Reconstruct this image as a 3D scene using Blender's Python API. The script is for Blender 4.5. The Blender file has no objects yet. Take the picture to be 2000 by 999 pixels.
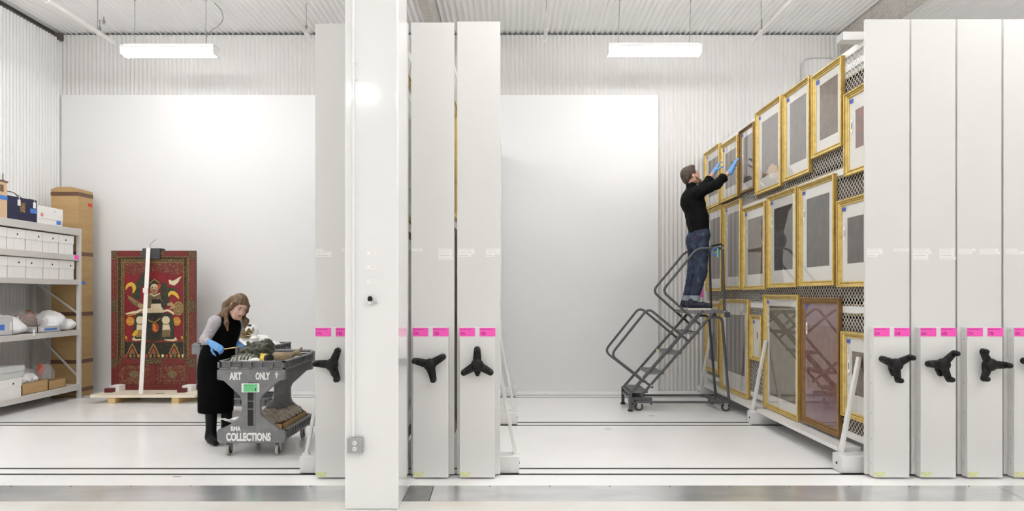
import bpy, math, random
import numpy as np
from mathutils import Vector, Matrix, Euler

scene = bpy.context.scene
col = scene.collection
random.seed(7)

# ------------------------------------------------------------------ camera
F = 1333.3          # focal length in pixels of the 2000 px wide photograph (24 mm lens on a 36 mm frame)
CH = 1.55           # camera height
HZ = 575.0          # horizon row in the photograph
cam_d = bpy.data.cameras.new('camera')
cam = bpy.data.objects.new('camera', cam_d)
col.objects.link(cam)
cam.location = (0, 0, CH)
cam.rotation_euler = (math.pi / 2, 0, 0)
cam_d.sensor_width = 36
cam_d.lens = 24
cam_d.shift_y = (HZ - 499.5) / 2000.0
cam_d.clip_start = 0.05
scene.camera = cam

# ------------------------------------------------------------------ world, exposure
world = bpy.data.worlds.new('world')
scene.world = world
world.use_nodes = True
world.node_tree.nodes['Background'].inputs[0].default_value = (0.6, 0.6, 0.62, 1)
world.node_tree.nodes['Background'].inputs[1].default_value = 0.05
vs = scene.view_settings
vs.view_transform = 'Standard'
vs.look = 'None'
vs.gamma = 1.0
vs.use_curve_mapping = False
vs.exposure = 1.46
LAMP = 13.0         # radiance of the fluorescent lenses
scene.cycles.use_denoising = True
scene.cycles.max_bounces = 10
scene.cycles.diffuse_bounces = 6
scene.cycles.glossy_bounces = 4
scene.cycles.transparent_max_bounces = 12
scene.cycles.caustics_reflective = False
scene.cycles.caustics_refractive = False

# ------------------------------------------------------------------ measuring helpers
def at(x, y, D):
    """a point of the photograph (2000x999) at a measured distance D -> place in the room"""
    return Vector(((x - 1000) * D / F, D, CH - (y - HZ) * D / F))

# ------------------------------------------------------------------ materials
M = {}
def mat(name, rgb, rough=0.5, metal=0.0, spec=0.5, noise=None, bump=None, coat=0.0, trans=0.0, sheen=0.0, emit=None):
    """procedural principled material; noise=(scale, second colour, lo, hi), bump=(scale, strength, distance)"""
    m = bpy.data.materials.new(name)
    m.use_nodes = True
    nt = m.node_tree
    b = nt.nodes['Principled BSDF']
    b.inputs['Base Color'].default_value = (*rgb, 1)
    b.inputs['Roughness'].default_value = rough
    b.inputs['Metallic'].default_value = metal
    b.inputs['Specular IOR Level'].default_value = spec
    b.inputs['Coat Weight'].default_value = coat
    b.inputs['Sheen Weight'].default_value = sheen
    if trans:
        b.inputs['Alpha'].default_value = 1 - trans
    if emit:
        b.inputs['Emission Color'].default_value = (*emit[0], 1)
        b.inputs['Emission Strength'].default_value = emit[1]
    if noise or bump:
        tc = nt.nodes.new('ShaderNodeTexCoord')
    if noise:
        n = nt.nodes.new('ShaderNodeTexNoise')
        n.inputs['Detail'].default_value = 4
        if isinstance(noise[0], tuple):
            mp = nt.nodes.new('ShaderNodeMapping')
            mp.inputs['Scale'].default_value = noise[0]
            nt.links.new(tc.outputs['Object'], mp.inputs[0])
            nt.links.new(mp.outputs[0], n.inputs['Vector'])
            n.inputs['Scale'].default_value = 1
        else:
            nt.links.new(tc.outputs['Object'], n.inputs['Vector'])
            n.inputs['Scale'].default_value = noise[0]
        r = nt.nodes.new('ShaderNodeMapRange')
        r.inputs[1].default_value = noise[2]
        r.inputs[2].default_value = noise[3]
        nt.links.new(n.outputs[0], r.inputs[0])
        mx = nt.nodes.new('ShaderNodeMix')
        mx.data_type = 'RGBA'
        mx.inputs[6].default_value = (*rgb, 1)
        mx.inputs[7].default_value = (*noise[1], 1)
        nt.links.new(r.outputs[0], mx.inputs[0])
        nt.links.new(mx.outputs[2], b.inputs['Base Color'])
    if bump:
        n = nt.nodes.new('ShaderNodeTexNoise')
        n.inputs['Scale'].default_value = bump[0]
        n.inputs['Detail'].default_value = 3
        nt.links.new(tc.outputs['Object'], n.inputs['Vector'])
        bp = nt.nodes.new('ShaderNodeBump')
        bp.inputs['Strength'].default_value = bump[1]
        bp.inputs['Distance'].default_value = bump[2]
        nt.links.new(n.outputs[0], bp.inputs['Height'])
        nt.links.new(bp.outputs[0], b.inputs['Normal'])
    M[name] = m
    return m

def glass_mat(name, tint=(1, 1, 1), rough=0.0, ior=1.5):
    """a thin pane: mirror by Fresnel, else see-through"""
    m = bpy.data.materials.new(name)
    m.use_nodes = True
    nt = m.node_tree
    nt.nodes.clear()
    o = nt.nodes.new('ShaderNodeOutputMaterial')
    mx = nt.nodes.new('ShaderNodeMixShader')
    fr = nt.nodes.new('ShaderNodeFresnel')
    fr.inputs[0].default_value = ior
    t = nt.nodes.new('ShaderNodeBsdfTransparent')
    t.inputs[0].default_value = (*tint, 1)
    g = nt.nodes.new('ShaderNodeBsdfGlossy')
    g.inputs['Roughness'].default_value = rough
    # a pane is entered and left: keep the same index on both of its faces
    ge = nt.nodes.new('ShaderNodeNewGeometry')
    io = nt.nodes.new('ShaderNodeMapRange')
    io.inputs[3].default_value = ior
    io.inputs[4].default_value = 1.0 / ior
    nt.links.new(ge.outputs['Backfacing'], io.inputs[0])
    nt.links.new(io.outputs[0], fr.inputs[0])
    nt.links.new(fr.outputs[0], mx.inputs[0])
    nt.links.new(t.outputs[0], mx.inputs[1])
    nt.links.new(g.outputs[0], mx.inputs[2])
    nt.links.new(mx.outputs[0], o.inputs[0])
    M[name] = m
    return m

mat('wall_white', (0.79, 0.79, 0.785), 0.38, spec=0.4)
mat('corrugated_white', (0.70, 0.69, 0.675), 0.4, spec=0.4)
mat('panel_white', (0.775, 0.775, 0.775), 0.55)
mat('ceil_white', (0.91, 0.907, 0.90), 0.6)
mat('deck_white', (0.90, 0.897, 0.892), 0.22, spec=0.35, noise=(1.6, (0.87, 0.865, 0.858), 0.35, 0.7), bump=(40, 0.05, 0.002))
mat('concrete_floor', (0.70, 0.685, 0.65), 0.4, noise=(1.3, (0.60, 0.54, 0.45), 0.5, 0.8), bump=(30, 0.1, 0.003))
mat('concrete_beam', (0.64, 0.61, 0.57), 0.9, noise=(25, (0.44, 0.41, 0.37), 0.45, 0.75), bump=(60, 0.9, 0.02))
mat('groove_black', (0.02, 0.019, 0.018), 0.6)
mat('plate_metal', (0.86, 0.875, 0.88), 0.22, metal=0.8, noise=((2, 6, 1), (0.68, 0.70, 0.71), 0.35, 0.7))
mat('plate_dark', (0.40, 0.40, 0.39), 0.4, metal=0.8, noise=(6, (0.28, 0.28, 0.28), 0.35, 0.7))
mat('steel_dark', (0.10, 0.085, 0.075), 0.6, noise=(8, (0.16, 0.14, 0.12), 0.4, 0.7))
mat('column_white', (0.84, 0.845, 0.85), 0.12, spec=0.5, coat=0.3)
mat('rack_white', (0.69, 0.685, 0.675), 0.35, spec=0.4)
mat('rack_box', (0.735, 0.732, 0.725), 0.32, spec=0.4)
mat('wire_white', (0.74, 0.73, 0.70), 0.45)
mat('black_plastic', (0.006, 0.006, 0.0065), 0.45, spec=0.3, bump=(220, 0.15, 0.001))
mat('pink', (0.95, 0.10, 0.52), 0.5)
mat('pink_dark', (0.30, 0.01, 0.14), 0.5)
mat('paper', (0.88, 0.87, 0.86), 0.7)
mat('strip_paper', (0.83, 0.825, 0.82), 0.6)
mat('ink_grey', (0.55, 0.54, 0.53), 0.7)
mat('ink_black', (0.02, 0.02, 0.02), 0.6)
mat('sticker_yellow', (0.72, 0.74, 0.42), 0.6, noise=(150, (0.45, 0.48, 0.22), 0.5, 0.6))
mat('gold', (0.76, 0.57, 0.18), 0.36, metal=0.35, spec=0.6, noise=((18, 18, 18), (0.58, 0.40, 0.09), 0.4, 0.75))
mat('gold_shade', (0.50, 0.33, 0.09), 0.4, metal=0.35, spec=0.6, noise=((18, 18, 18), (0.36, 0.22, 0.05), 0.4, 0.75))
mat('brown_shade', (0.20, 0.11, 0.035), 0.4, metal=0.3)
mat('gold_dark', (0.36, 0.20, 0.06), 0.4, metal=0.4, noise=((14, 14, 14), (0.22, 0.11, 0.04), 0.4, 0.75))
mat('mat_board', (0.84, 0.815, 0.76), 0.8)
mat('mat_violet', (0.23, 0.13, 0.15), 0.8, noise=(5, (0.30, 0.18, 0.19), 0.4, 0.7))
mat('kraft_back', (0.09, 0.065, 0.045), 0.8)
mat('blue_tape', (0.07, 0.12, 0.55), 0.55)
mat('tape_blue', (0.06, 0.20, 0.62), 0.5)
mat('ladder_grey', (0.085, 0.088, 0.095), 0.38, metal=0.2)
mat('tread_grey', (0.17, 0.175, 0.18), 0.5, bump=(90, 0.4, 0.003))
mat('rubber', (0.02, 0.02, 0.02), 0.7)
mat('wheel_grey', (0.38, 0.37, 0.34), 0.5)
mat('zinc', (0.55, 0.55, 0.55), 0.35, metal=0.9)
mat('cart_grey', (0.20, 0.20, 0.21), 0.5, noise=(9, (0.27, 0.27, 0.28), 0.45, 0.75), bump=(120, 0.15, 0.001))
mat('paint_white', (0.85, 0.85, 0.84), 0.6)
mat('green_card', (0.17, 0.62, 0.27), 0.6)
mat('cardboard', (0.50, 0.33, 0.15), 0.75, noise=((2, 2, 14), (0.44, 0.285, 0.125), 0.4, 0.7))
mat('cardboard_pale', (0.66, 0.47, 0.29), 0.75)
mat('box_tape', (0.15, 0.075, 0.045), 0.35)
mat('red_label', (0.65, 0.03, 0.05), 0.5)
mat('navy', (0.012, 0.014, 0.055), 0.6)
mat('archive_white', (0.83, 0.815, 0.80), 0.7)
mat('archive_grey', (0.58, 0.60, 0.585), 0.7)
mat('bin_grey', (0.58, 0.58, 0.60), 0.55)
mat('shelf_grey', (0.60, 0.58, 0.555), 0.42)
mat('plywood', (0.82, 0.75, 0.62), 0.65, noise=((3, 30, 3), (0.76, 0.66, 0.50), 0.4, 0.7))
mat('pine', (0.72, 0.53, 0.26), 0.65, noise=((4, 30, 30), (0.62, 0.42, 0.18), 0.4, 0.7))
mat('foam_white', (0.86, 0.85, 0.84), 0.9)
mat('foam_grey', (0.055, 0.055, 0.062), 0.85)
mat('strap_white', (0.83, 0.80, 0.75), 0.7, bump=(200, 0.2, 0.001))
mat('maroon', (0.13, 0.012, 0.016), 0.45)
mat('plastic_bag', (0.85, 0.85, 0.86), 0.12, spec=0.8, trans=0.78, bump=(14, 0.8, 0.02))
mat('bag_white', (0.90, 0.90, 0.91), 0.45, bump=(9, 0.8, 0.03))
mat('orange_red', (0.85, 0.10, 0.03), 0.5)
mat('skin', (0.62, 0.36, 0.27), 0.5, noise=(30, (0.56, 0.30, 0.22), 0.4, 0.7))
mat('skin_pale', (0.66, 0.42, 0.33), 0.5)
mat('lips', (0.48, 0.15, 0.14), 0.45)
mat('eye_white', (0.75, 0.72, 0.70), 0.3)
mat('eye_dark', (0.05, 0.035, 0.03), 0.3)
mat('hair_brown', (0.11, 0.062, 0.030), 0.5, noise=((60, 60, 6), (0.24, 0.145, 0.07), 0.4, 0.7), bump=(90, 0.5, 0.01))
mat('hair_dark', (0.055, 0.036, 0.026), 0.6, noise=((90, 90, 30), (0.12, 0.085, 0.06), 0.45, 0.7), bump=(140, 0.6, 0.01))
mat('beard', (0.16, 0.085, 0.05), 0.7, noise=(150, (0.28, 0.15, 0.09), 0.4, 0.7))
mat('shirt_black', (0.006, 0.006, 0.007), 0.85, spec=0.15, bump=(10, 0.6, 0.03))
mat('dress_black', (0.003, 0.003, 0.0035), 0.9, spec=0.08, bump=(10, 0.35, 0.02))
mat('sleeve_grey', (0.46, 0.43, 0.46), 0.8, bump=(25, 0.6, 0.012))
mat('denim', (0.018, 0.028, 0.058), 0.8, noise=(11, (0.06, 0.085, 0.135), 0.48, 0.72), bump=(16, 0.7, 0.02))
mat('denim_cuff', (0.27, 0.30, 0.34), 0.8)
mat('sock', (0.12, 0.12, 0.125), 0.9)
mat('shoe_navy', (0.012, 0.014, 0.035), 0.6)
mat('sole_white', (0.75, 0.72, 0.66), 0.6)
mat('leather', (0.22, 0.07, 0.03), 0.5)
mat('glove_blue', (0.14, 0.36, 0.74), 0.45, bump=(45, 0.4, 0.006))
mat('boot_black', (0.004, 0.004, 0.005), 0.5, spec=0.2)
mat('bronze', (0.055, 0.058, 0.042), 0.42, metal=0.3, noise=(14, (0.12, 0.12, 0.09), 0.45, 0.75), bump=(25, 0.6, 0.01))
mat('silver_old', (0.40, 0.40, 0.37), 0.32, metal=0.75, noise=(30, (0.12, 0.12, 0.10), 0.45, 0.7))
mat('tape_yellow', (0.80, 0.58, 0.10), 0.4)
mat('horn', (0.36, 0.28, 0.17), 0.4, noise=((6, 20, 20), (0.16, 0.12, 0.07), 0.4, 0.75))
mat('old_gold', (0.36, 0.24, 0.09), 0.4, metal=0.4, noise=(60, (0.10, 0.06, 0.02), 0.45, 0.6), bump=(60, 0.8, 0.01))
mat('brown_doll', (0.30, 0.10, 0.055), 0.6, noise=(40, (0.08, 0.03, 0.02), 0.4, 0.65), bump=(40, 0.8, 0.01))
mat('dark_thing', (0.05, 0.045, 0.04), 0.6)
mat('pipe_white', (0.80, 0.78, 0.76), 0.4)
mat('wire_grey', (0.30, 0.29, 0.28), 0.5, metal=0.4)
mat('conduit_grey', (0.62, 0.62, 0.61), 0.4, metal=0.4)
mat('outlet_grey', (0.42, 0.43, 0.44), 0.4, metal=0.5)
mat('lamp_housing', (0.82, 0.82, 0.82), 0.4)
mat('lamp_lens', (0.9, 0.9, 0.9), 0.4, emit=((1.0, 0.99, 0.98), LAMP))
mat('lamp_lens_wrap', (0.9, 0.9, 0.9), 0.4, emit=((1.0, 0.99, 0.98), LAMP * 0.36))
glass_mat('glass')
# painted panel
mat('p_red', (0.17, 0.018, 0.016), 0.4, noise=(9, (0.12, 0.014, 0.012), 0.4, 0.7))
mat('p_field', (0.22, 0.008, 0.014), 0.4, noise=(7, (0.16, 0.006, 0.012), 0.4, 0.7))
mat('p_ornament', (0.045, 0.028, 0.014), 0.45, noise=(70, (0.30, 0.19, 0.055), 0.5, 0.62))
mat('p_redorn', (0.13, 0.016, 0.013), 0.45, noise=(55, (0.27, 0.14, 0.05), 0.52, 0.66))
mat('p_dark', (0.016, 0.015, 0.010), 0.45, noise=(40, (0.06, 0.045, 0.02), 0.5, 0.7))
mat('p_green', (0.022, 0.030, 0.016), 0.45, noise=(20, (0.045, 0.05, 0.025), 0.4, 0.7))
mat('p_gold', (0.38, 0.24, 0.07), 0.4, metal=0.2, noise=(50, (0.22, 0.12, 0.03), 0.4, 0.7))
mat('p_yellow', (0.62, 0.38, 0.035), 0.45)
mat('p_orange', (0.50, 0.22, 0.025), 0.45)
mat('p_cream', (0.66, 0.55, 0.36), 0.5)
mat('p_tan', (0.42, 0.27, 0.13), 0.5)
mat('p_olive', (0.14, 0.10, 0.045), 0.45, noise=(60, (0.28, 0.20, 0.09), 0.5, 0.65))
mat('p_redbright', (0.42, 0.05, 0.02), 0.45)

def picture_mat(name, base, second, third, scale):
    """a dark scroll painting: layered blotches of pigment"""
    m = bpy.data.materials.new(name)
    m.use_nodes = True
    nt = m.node_tree
    b = nt.nodes['Principled BSDF']
    b.inputs['Roughness'].default_value = 0.75
    tc = nt.nodes.new('ShaderNodeTexCoord')
    n1 = nt.nodes.new('ShaderNodeTexNoise')
    n1.inputs['Scale'].default_value = scale
    n1.inputs['Detail'].default_value = 8
    n2 = nt.nodes.new('ShaderNodeTexVoronoi')
    n2.inputs['Scale'].default_value = scale * 2.3
    for n in (n1, n2):
        nt.links.new(tc.outputs['Object'], n.inputs['Vector'])
    r1 = nt.nodes.new('ShaderNodeMapRange'); r1.inputs[1].default_value = 0.42; r1.inputs[2].default_value = 0.66
    r2 = nt.nodes.new('ShaderNodeMapRange'); r2.inputs[1].default_value = 0.10; r2.inputs[2].default_value = 0.45
    r2.inputs[3].default_value = 0.75; r2.inputs[4].default_value = 0.0
    nt.links.new(n1.outputs[0], r1.inputs[0])
    nt.links.new(n2.outputs[0], r2.inputs[0])
    a = nt.nodes.new('ShaderNodeMix'); a.data_type = 'RGBA'
    a.inputs[6].default_value = (*base, 1); a.inputs[7].default_value = (*second, 1)
    c = nt.nodes.new('ShaderNodeMix'); c.data_type = 'RGBA'
    c.inputs[7].default_value = (*third, 1)
    nt.links.new(r1.outputs[0], a.inputs[0])
    nt.links.new(a.outputs[2], c.inputs[6])
    nt.links.new(r2.outputs[0], c.inputs[0])
    nt.links.new(c.outputs[2], b.inputs['Base Color'])
    M[name] = m
picture_mat('pic_grey', (0.20, 0.17, 0.155), (0.26, 0.21, 0.185), (0.17, 0.15, 0.14), 9)
picture_mat('pic_brown', (0.16, 0.115, 0.09), (0.24, 0.16, 0.11), (0.10, 0.075, 0.065), 10)
picture_mat('pic_red', (0.20, 0.075, 0.055), (0.27, 0.15, 0.10), (0.11, 0.10, 0.14), 8)
picture_mat('pic_dark', (0.075, 0.066, 0.060), (0.115, 0.095, 0.08), (0.05, 0.048, 0.046), 9)
picture_mat('pic_olive', (0.19, 0.165, 0.11), (0.25, 0.20, 0.13), (0.13, 0.12, 0.09), 7)
picture_mat('pic_blue', (0.20, 0.13, 0.12), (0.34, 0.12, 0.08), (0.13, 0.16, 0.23), 9)

# ------------------------------------------------------------------ mesh builder
def frame_from(d):
    d = Vector(d).normalized()
    up = Vector((0, 0, 1)) if abs(d.z) < 0.9 else Vector((1, 0, 0))
    a = d.cross(up).normalized()
    return a, a.cross(d).normalized()

class MB:
    def __init__(s):
        s.v, s.f, s.m = [], [], []
    def add(s, vs, fs, m=0):
        o = len(s.v)
        s.v += [tuple(p) for p in vs]
        s.f += [tuple(i + o for i in f) for f in fs]
        s.m += [m] * len(fs)
        return s
    def box(s, x0, x1, y0, y1, z0, z1, m=0):
        vs = [(x, y, z) for z in (z0, z1) for y in (y0, y1) for x in (x0, x1)]
        return s.add(vs, [(0, 2, 3, 1), (4, 5, 7, 6), (0, 1, 5, 4), (2, 6, 7, 3), (0, 4, 6, 2), (1, 3, 7, 5)], m)
    def bar(s, p0, p1, w, h, m=0, up=None):
        """a bar of rectangular section from p0 to p1; h along up"""
        p0, p1 = Vector(p0), Vector(p1)
        d = (p1 - p0).normalized()
        if up is None:
            a, b = frame_from(d)
        else:
            a = d.cross(Vector(up)).normalized()
            b = a.cross(d).normalized()
        vs = []
        for p in (p0, p1):
            for i, j in ((-1, -1), (1, -1), (1, 1), (-1, 1)):
                vs.append(p + a * (i * w / 2) + b * (j * h / 2))
        return s.add(vs, [(3, 2, 1, 0), (4, 5, 6, 7), (0, 1, 5, 4), (1, 2, 6, 5), (2, 3, 7, 6), (3, 0, 4, 7)], m)
    def tube(s, pts, r, n=8, m=0, closed=False):
        pts = [Vector(p) for p in pts]
        rs = r if isinstance(r, (list, tuple)) else [r] * len(pts)
        N = len(pts)
        rings = []
        a = None
        for i, p in enumerate(pts):
            q0 = pts[i - 1] if (i or closed) else p
            q1 = pts[(i + 1) % N] if (i < N - 1 or closed) else p
            d = (q1 - q0)
            d = d.normalized() if d.length > 1e-9 else Vector((0, 0, 1))
            if a is None:
                a, b = frame_from(d)
            else:
                a = (a - d * a.dot(d)).normalized()
                b = a.cross(d)
            rings.append([p + (a * math.cos(t) + b * math.sin(t)) * rs[i] for t in [2 * math.pi * k / n for k in range(n)]])
        vs = [q for ring in rings for q in ring]
        fs = []
        for i in range(N if closed else N - 1):
            j = (i + 1) % N
            for k in range(n):
                l = (k + 1) % n
                fs.append((i * n + k, j * n + k, j * n + l, i * n + l))
        if not closed:
            fs.append(tuple(range(n)))
            fs.append(tuple(reversed(range((N - 1) * n, N * n))))
        return s.add(vs, fs, m)
    def lathe(s, prof, c=(0, 0, 0), ax=(0, 0, 1), n=16, m=0):
        """prof: (radius, height) pairs along axis ax from c"""
        ax = Vector(ax).normalized()
        a, b = frame_from(ax)
        c = Vector(c)
        vs, fs = [], []
        for r, h in prof:
            for k in range(n):
                t = 2 * math.pi * k / n
                vs.append(c + ax * h + (a * math.cos(t) + b * math.sin(t)) * max(r, 1e-5))
        L = len(prof)
        for i in range(L - 1):
            for k in range(n):
                l = (k + 1) % n
                fs.append((i * n + k, i * n + l, (i + 1) * n + l, (i + 1) * n + k))
        fs.append(tuple(reversed(range(n))))
        fs.append(tuple(range((L - 1) * n, L * n)))
        return s.add(vs, fs, m)
    def prism(s, poly, O, U, V, W, m=0):
        """polygon (u,v) in the plane O+uU+vV, extruded by vector W"""
        O, U, V, W = Vector(O), Vector(U), Vector(V), Vector(W)
        n = len(poly)
        vs = [O + U * u + V * v for u, v in poly] + [O + U * u + V * v + W for u, v in poly]
        fs = [tuple(reversed(range(n))), tuple(range(n, 2 * n))]
        fs += [(i, (i + 1) % n, n + (i + 1) % n, n + i) for i in range(n)]
        return s.add(vs, fs, m)
    def loft(s, rings, m=0, caps=True):
        n = len(rings[0])
        vs = [p for r in rings for p in r]
        fs = []
        for i in range(len(rings) - 1):
            for k in range(n):
                l = (k + 1) % n
                fs.append((i * n + k, i * n + l, (i + 1) * n + l, (i + 1) * n + k))
        if caps:
            fs.append(tuple(reversed(range(n))))
            fs.append(tuple(range((len(rings) - 1) * n, len(rings) * n)))
        return s.add(vs, fs, m)
    def sphere(s, c, r, n=12, m=0, scale=(1, 1, 1)):
        prof = []
        vs, fs = [], []
        L = n // 2
        for i in range(L + 1):
            ph = math.pi * i / L
            for k in range(n):
                t = 2 * math.pi * k / n
                vs.append((c[0] + r * scale[0] * math.sin(ph) * math.cos(t), c[1] + r * scale[1] * math.sin(ph) * math.sin(t), c[2] + r * scale[2] * math.cos(ph)))
        for i in range(L):
            for k in range(n):
                l = (k + 1) % n
                fs.append((i * n + k, (i + 1) * n + k, (i + 1) * n + l, i * n + l))
        return s.add(vs, fs, m)
    def mesh(s, name, smooth=None):
        me = bpy.data.meshes.new(name)
        me.from_pydata(s.v, [], s.f)
        import bmesh
        bm = bmesh.new(); bm.from_mesh(me)
        bmesh.ops.recalc_face_normals(bm, faces=bm.faces)
        bm.to_mesh(me); bm.free()
        return me
    def build(s, name, mats, parent=None, world=True, smooth=None, bevel=0, seg=2):
        """one mesh object; vertices are in room coordinates when world, else in the parent's"""
        if world and parent is not None:
            off = Vector((0, 0, 0)); p = parent
            while p is not None:
                off += p.location; p = p.parent
            s.v = [(x - off.x, y - off.y, z - off.z) for x, y, z in s.v]
        me = bpy.data.meshes.new(name)
        me.from_pydata(s.v, [], s.f)
        me.polygons.foreach_set('material_index', s.m)
        import bmesh
        bm = bmesh.new(); bm.from_mesh(me)
        bmesh.ops.recalc_face_normals(bm, faces=bm.faces)
        bm.to_mesh(me); bm.free()
        for mm in (mats if isinstance(mats, (list, tuple)) else [mats]):
            me.materials.append(M[mm])
        if smooth is not None:
            me.polygons.foreach_set('use_smooth', [True] * len(me.polygons))
            me.set_sharp_from_angle(angle=math.radians(smooth))
        o = bpy.data.objects.new(name, me)
        col.objects.link(o)
        if parent is not None:
            o.parent = parent
        if bevel:
            bv = o.modifiers.new('bevel', 'BEVEL')
            bv.width = bevel; bv.segments = seg; bv.limit_method = 'ANGLE'; bv.angle_limit = math.radians(40)
        return o

def tag(o, label, cat, group=None):
    o['label'] = label; o['category'] = cat
    if group: o['group'] = group
    return o
def thing(name, label, cat, loc=(0, 0, 0), rotz=0.0, group=None):
    o = bpy.data.objects.new(name, None)
    o.empty_display_size = 0.1
    col.objects.link(o)
    o.location = loc; o.rotation_euler = (0, 0, rotz)
    return tag(o, label, cat, group)
def struct(o):
    o['kind'] = 'structure'
    return o
def sname(name, loc=(0, 0, 0)):
    o = bpy.data.objects.new(name, None)
    col.objects.link(o); o.location = loc
    return struct(o)
def share(src, name, parent, loc=(0, 0, 0), rot=(0, 0, 0), scale=(1, 1, 1)):
    """another object on the same mesh data"""
    o = bpy.data.objects.new(name, src.data)
    col.objects.link(o)
    o.parent = parent; o.location = loc; o.rotation_euler = rot; o.scale = scale
    for md in src.modifiers:
        if md.type == 'BEVEL':
            b = o.modifiers.new('bevel', 'BEVEL')
            b.width = md.width; b.segments = md.segments; b.limit_method = md.limit_method; b.angle_limit = md.angle_limit
    return o
def dup(root, loc, rotz=0.0, label=None):
    r = root.copy(); col.objects.link(r); r.location = loc; r.rotation_euler = (0, 0, rotz)
    if label: r['label'] = label
    for ch in list(root.children):
        c = ch.copy(); col.objects.link(c); c.parent = r
        for g in list(ch.children):
            d = g.copy(); col.objects.link(d); d.parent = c
    return r
def rounded(pts, r, n=5, closed=False):
    """polyline with rounded corners"""
    pts = [Vector(p) for p in pts]
    out = []
    N = len(pts)
    for i, p in enumerate(pts):
        if not closed and i in (0, N - 1):
            out.append(p); continue
        a, b = pts[i - 1], pts[(i + 1) % N]
        da, db = (a - p), (b - p)
        ra = min(r, da.length * 0.49); rb = min(r, db.length * 0.49)
        s, e = p + da.normalized() * ra, p + db.normalized() * rb
        for k in range(n + 1):
            t = k / n
            out.append(s * (1 - t) ** 2 + p * 2 * t * (1 - t) + e * t * t)
    return out

# ------------------------------------------------------------------ lettering, made once
TEXTS = {}
def make_texts(items):
    tmp = []
    for t, ext in items:
        c = bpy.data.curves.new('lettering', 'FONT')
        c.body = t; c.size = 1.0; c.align_x = 'LEFT'; c.extrude = 0.0; c.offset = ext; c.resolution_u = 3
        o = bpy.data.objects.new('lettering', c); col.objects.link(o)
        tmp.append((t, o))
    dg = bpy.context.evaluated_depsgraph_get()
    for t, o in tmp:
        me = bpy.data.meshes.new_from_object(o.evaluated_get(dg))
        me.name = 'lettering'
        TEXTS[t] = me
    for t, o in tmp:
        bpy.data.objects.remove(o)
RACKS = '12345678'
make_texts([(r + s, 0.0) for r in RACKS for s in 'AB'] + [('Painting Rack', 0.02), ('ART', 0.05), ('ONLY', 0.05), ('RMA', 0.05),
            ('COLLECTIONS', 0.05), ('Object Cart', 0.0), ('1', 0.02)])
def lettering(t, m, parent, O, w, h, U=(1, 0, 0), V=(0, 0, 1), world=True):
    """text t with its lower left at O, w wide and h tall in the plane U,V"""
    src = TEXTS[t]
    co = np.empty(len(src.vertices) * 3); src.vertices.foreach_get('co', co); co = co.reshape(-1, 3)
    lo, hi = co.min(0), co.max(0)
    O, U, V = Vector(O), Vector(U), Vector(V)
    mb = MB()
    mb.v = [tuple(O + U * ((x - lo[0]) / (hi[0] - lo[0]) * w) + V * ((y - lo[1]) / (hi[1] - lo[1]) * h)) for x, y, z in co]
    mb.f = [tuple(p.vertices) for p in src.polygons]
    mb.m = [0] * len(mb.f)
    return mb.build('lettering', m, parent, world=world)

# ------------------------------------------------------------------ organic shapes: smooth-blended solids
def cap(a, b, r0, r1=None, k=0.03):
    return dict(t='c', a=np.array(a, float), b=np.array(b, float), r0=r0, r1=r0 if r1 is None else r1, k=k, op=1)
def ell(c, r, R=None, k=0.03, op=1):
    return dict(t='e', c=np.array(c, float), r=np.array(r, float), R=np.eye(3) if R is None else np.array(R, float), k=k, op=op)
def rbx(c, h, rad=0.01, R=None, k=0.02, op=1):
    return dict(t='b', c=np.array(c, float), h=np.array(h, float), rad=rad, R=np.eye(3) if R is None else np.array(R, float), k=k, op=op)
def p_bounds(p):
    if p['t'] == 'c':
        r = max(p['r0'], p['r1'])
        return np.minimum(p['a'], p['b']) - r, np.maximum(p['a'], p['b']) + r
    e = p['r'].max() if p['t'] == 'e' else np.linalg.norm(p['h']) + p['rad']
    return p['c'] - e, p['c'] + e
def p_dist(p, P):
    if p['t'] == 'c':
        ab = p['b'] - p['a']
        L = max(ab @ ab, 1e-12)
        q = P - p['a']
        t = np.clip((q @ ab) / L, 0, 1)
        return np.linalg.norm(q - t[..., None] * ab, axis=-1) - (p['r0'] + (p['r1'] - p['r0']) * t)
    q = (P - p['c']) @ p['R']
    if p['t'] == 'e':
        k0 = np.linalg.norm(q / p['r'], axis=-1)
        k1 = np.linalg.norm(q / p['r'] ** 2, axis=-1)
        return k0 * (k0 - 1) / np.maximum(k1, 1e-9)
    d = np.abs(q) - p['h']
    return np.linalg.norm(np.maximum(d, 0), axis=-1) + np.minimum(d.max(-1), 0) - p['rad']
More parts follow.
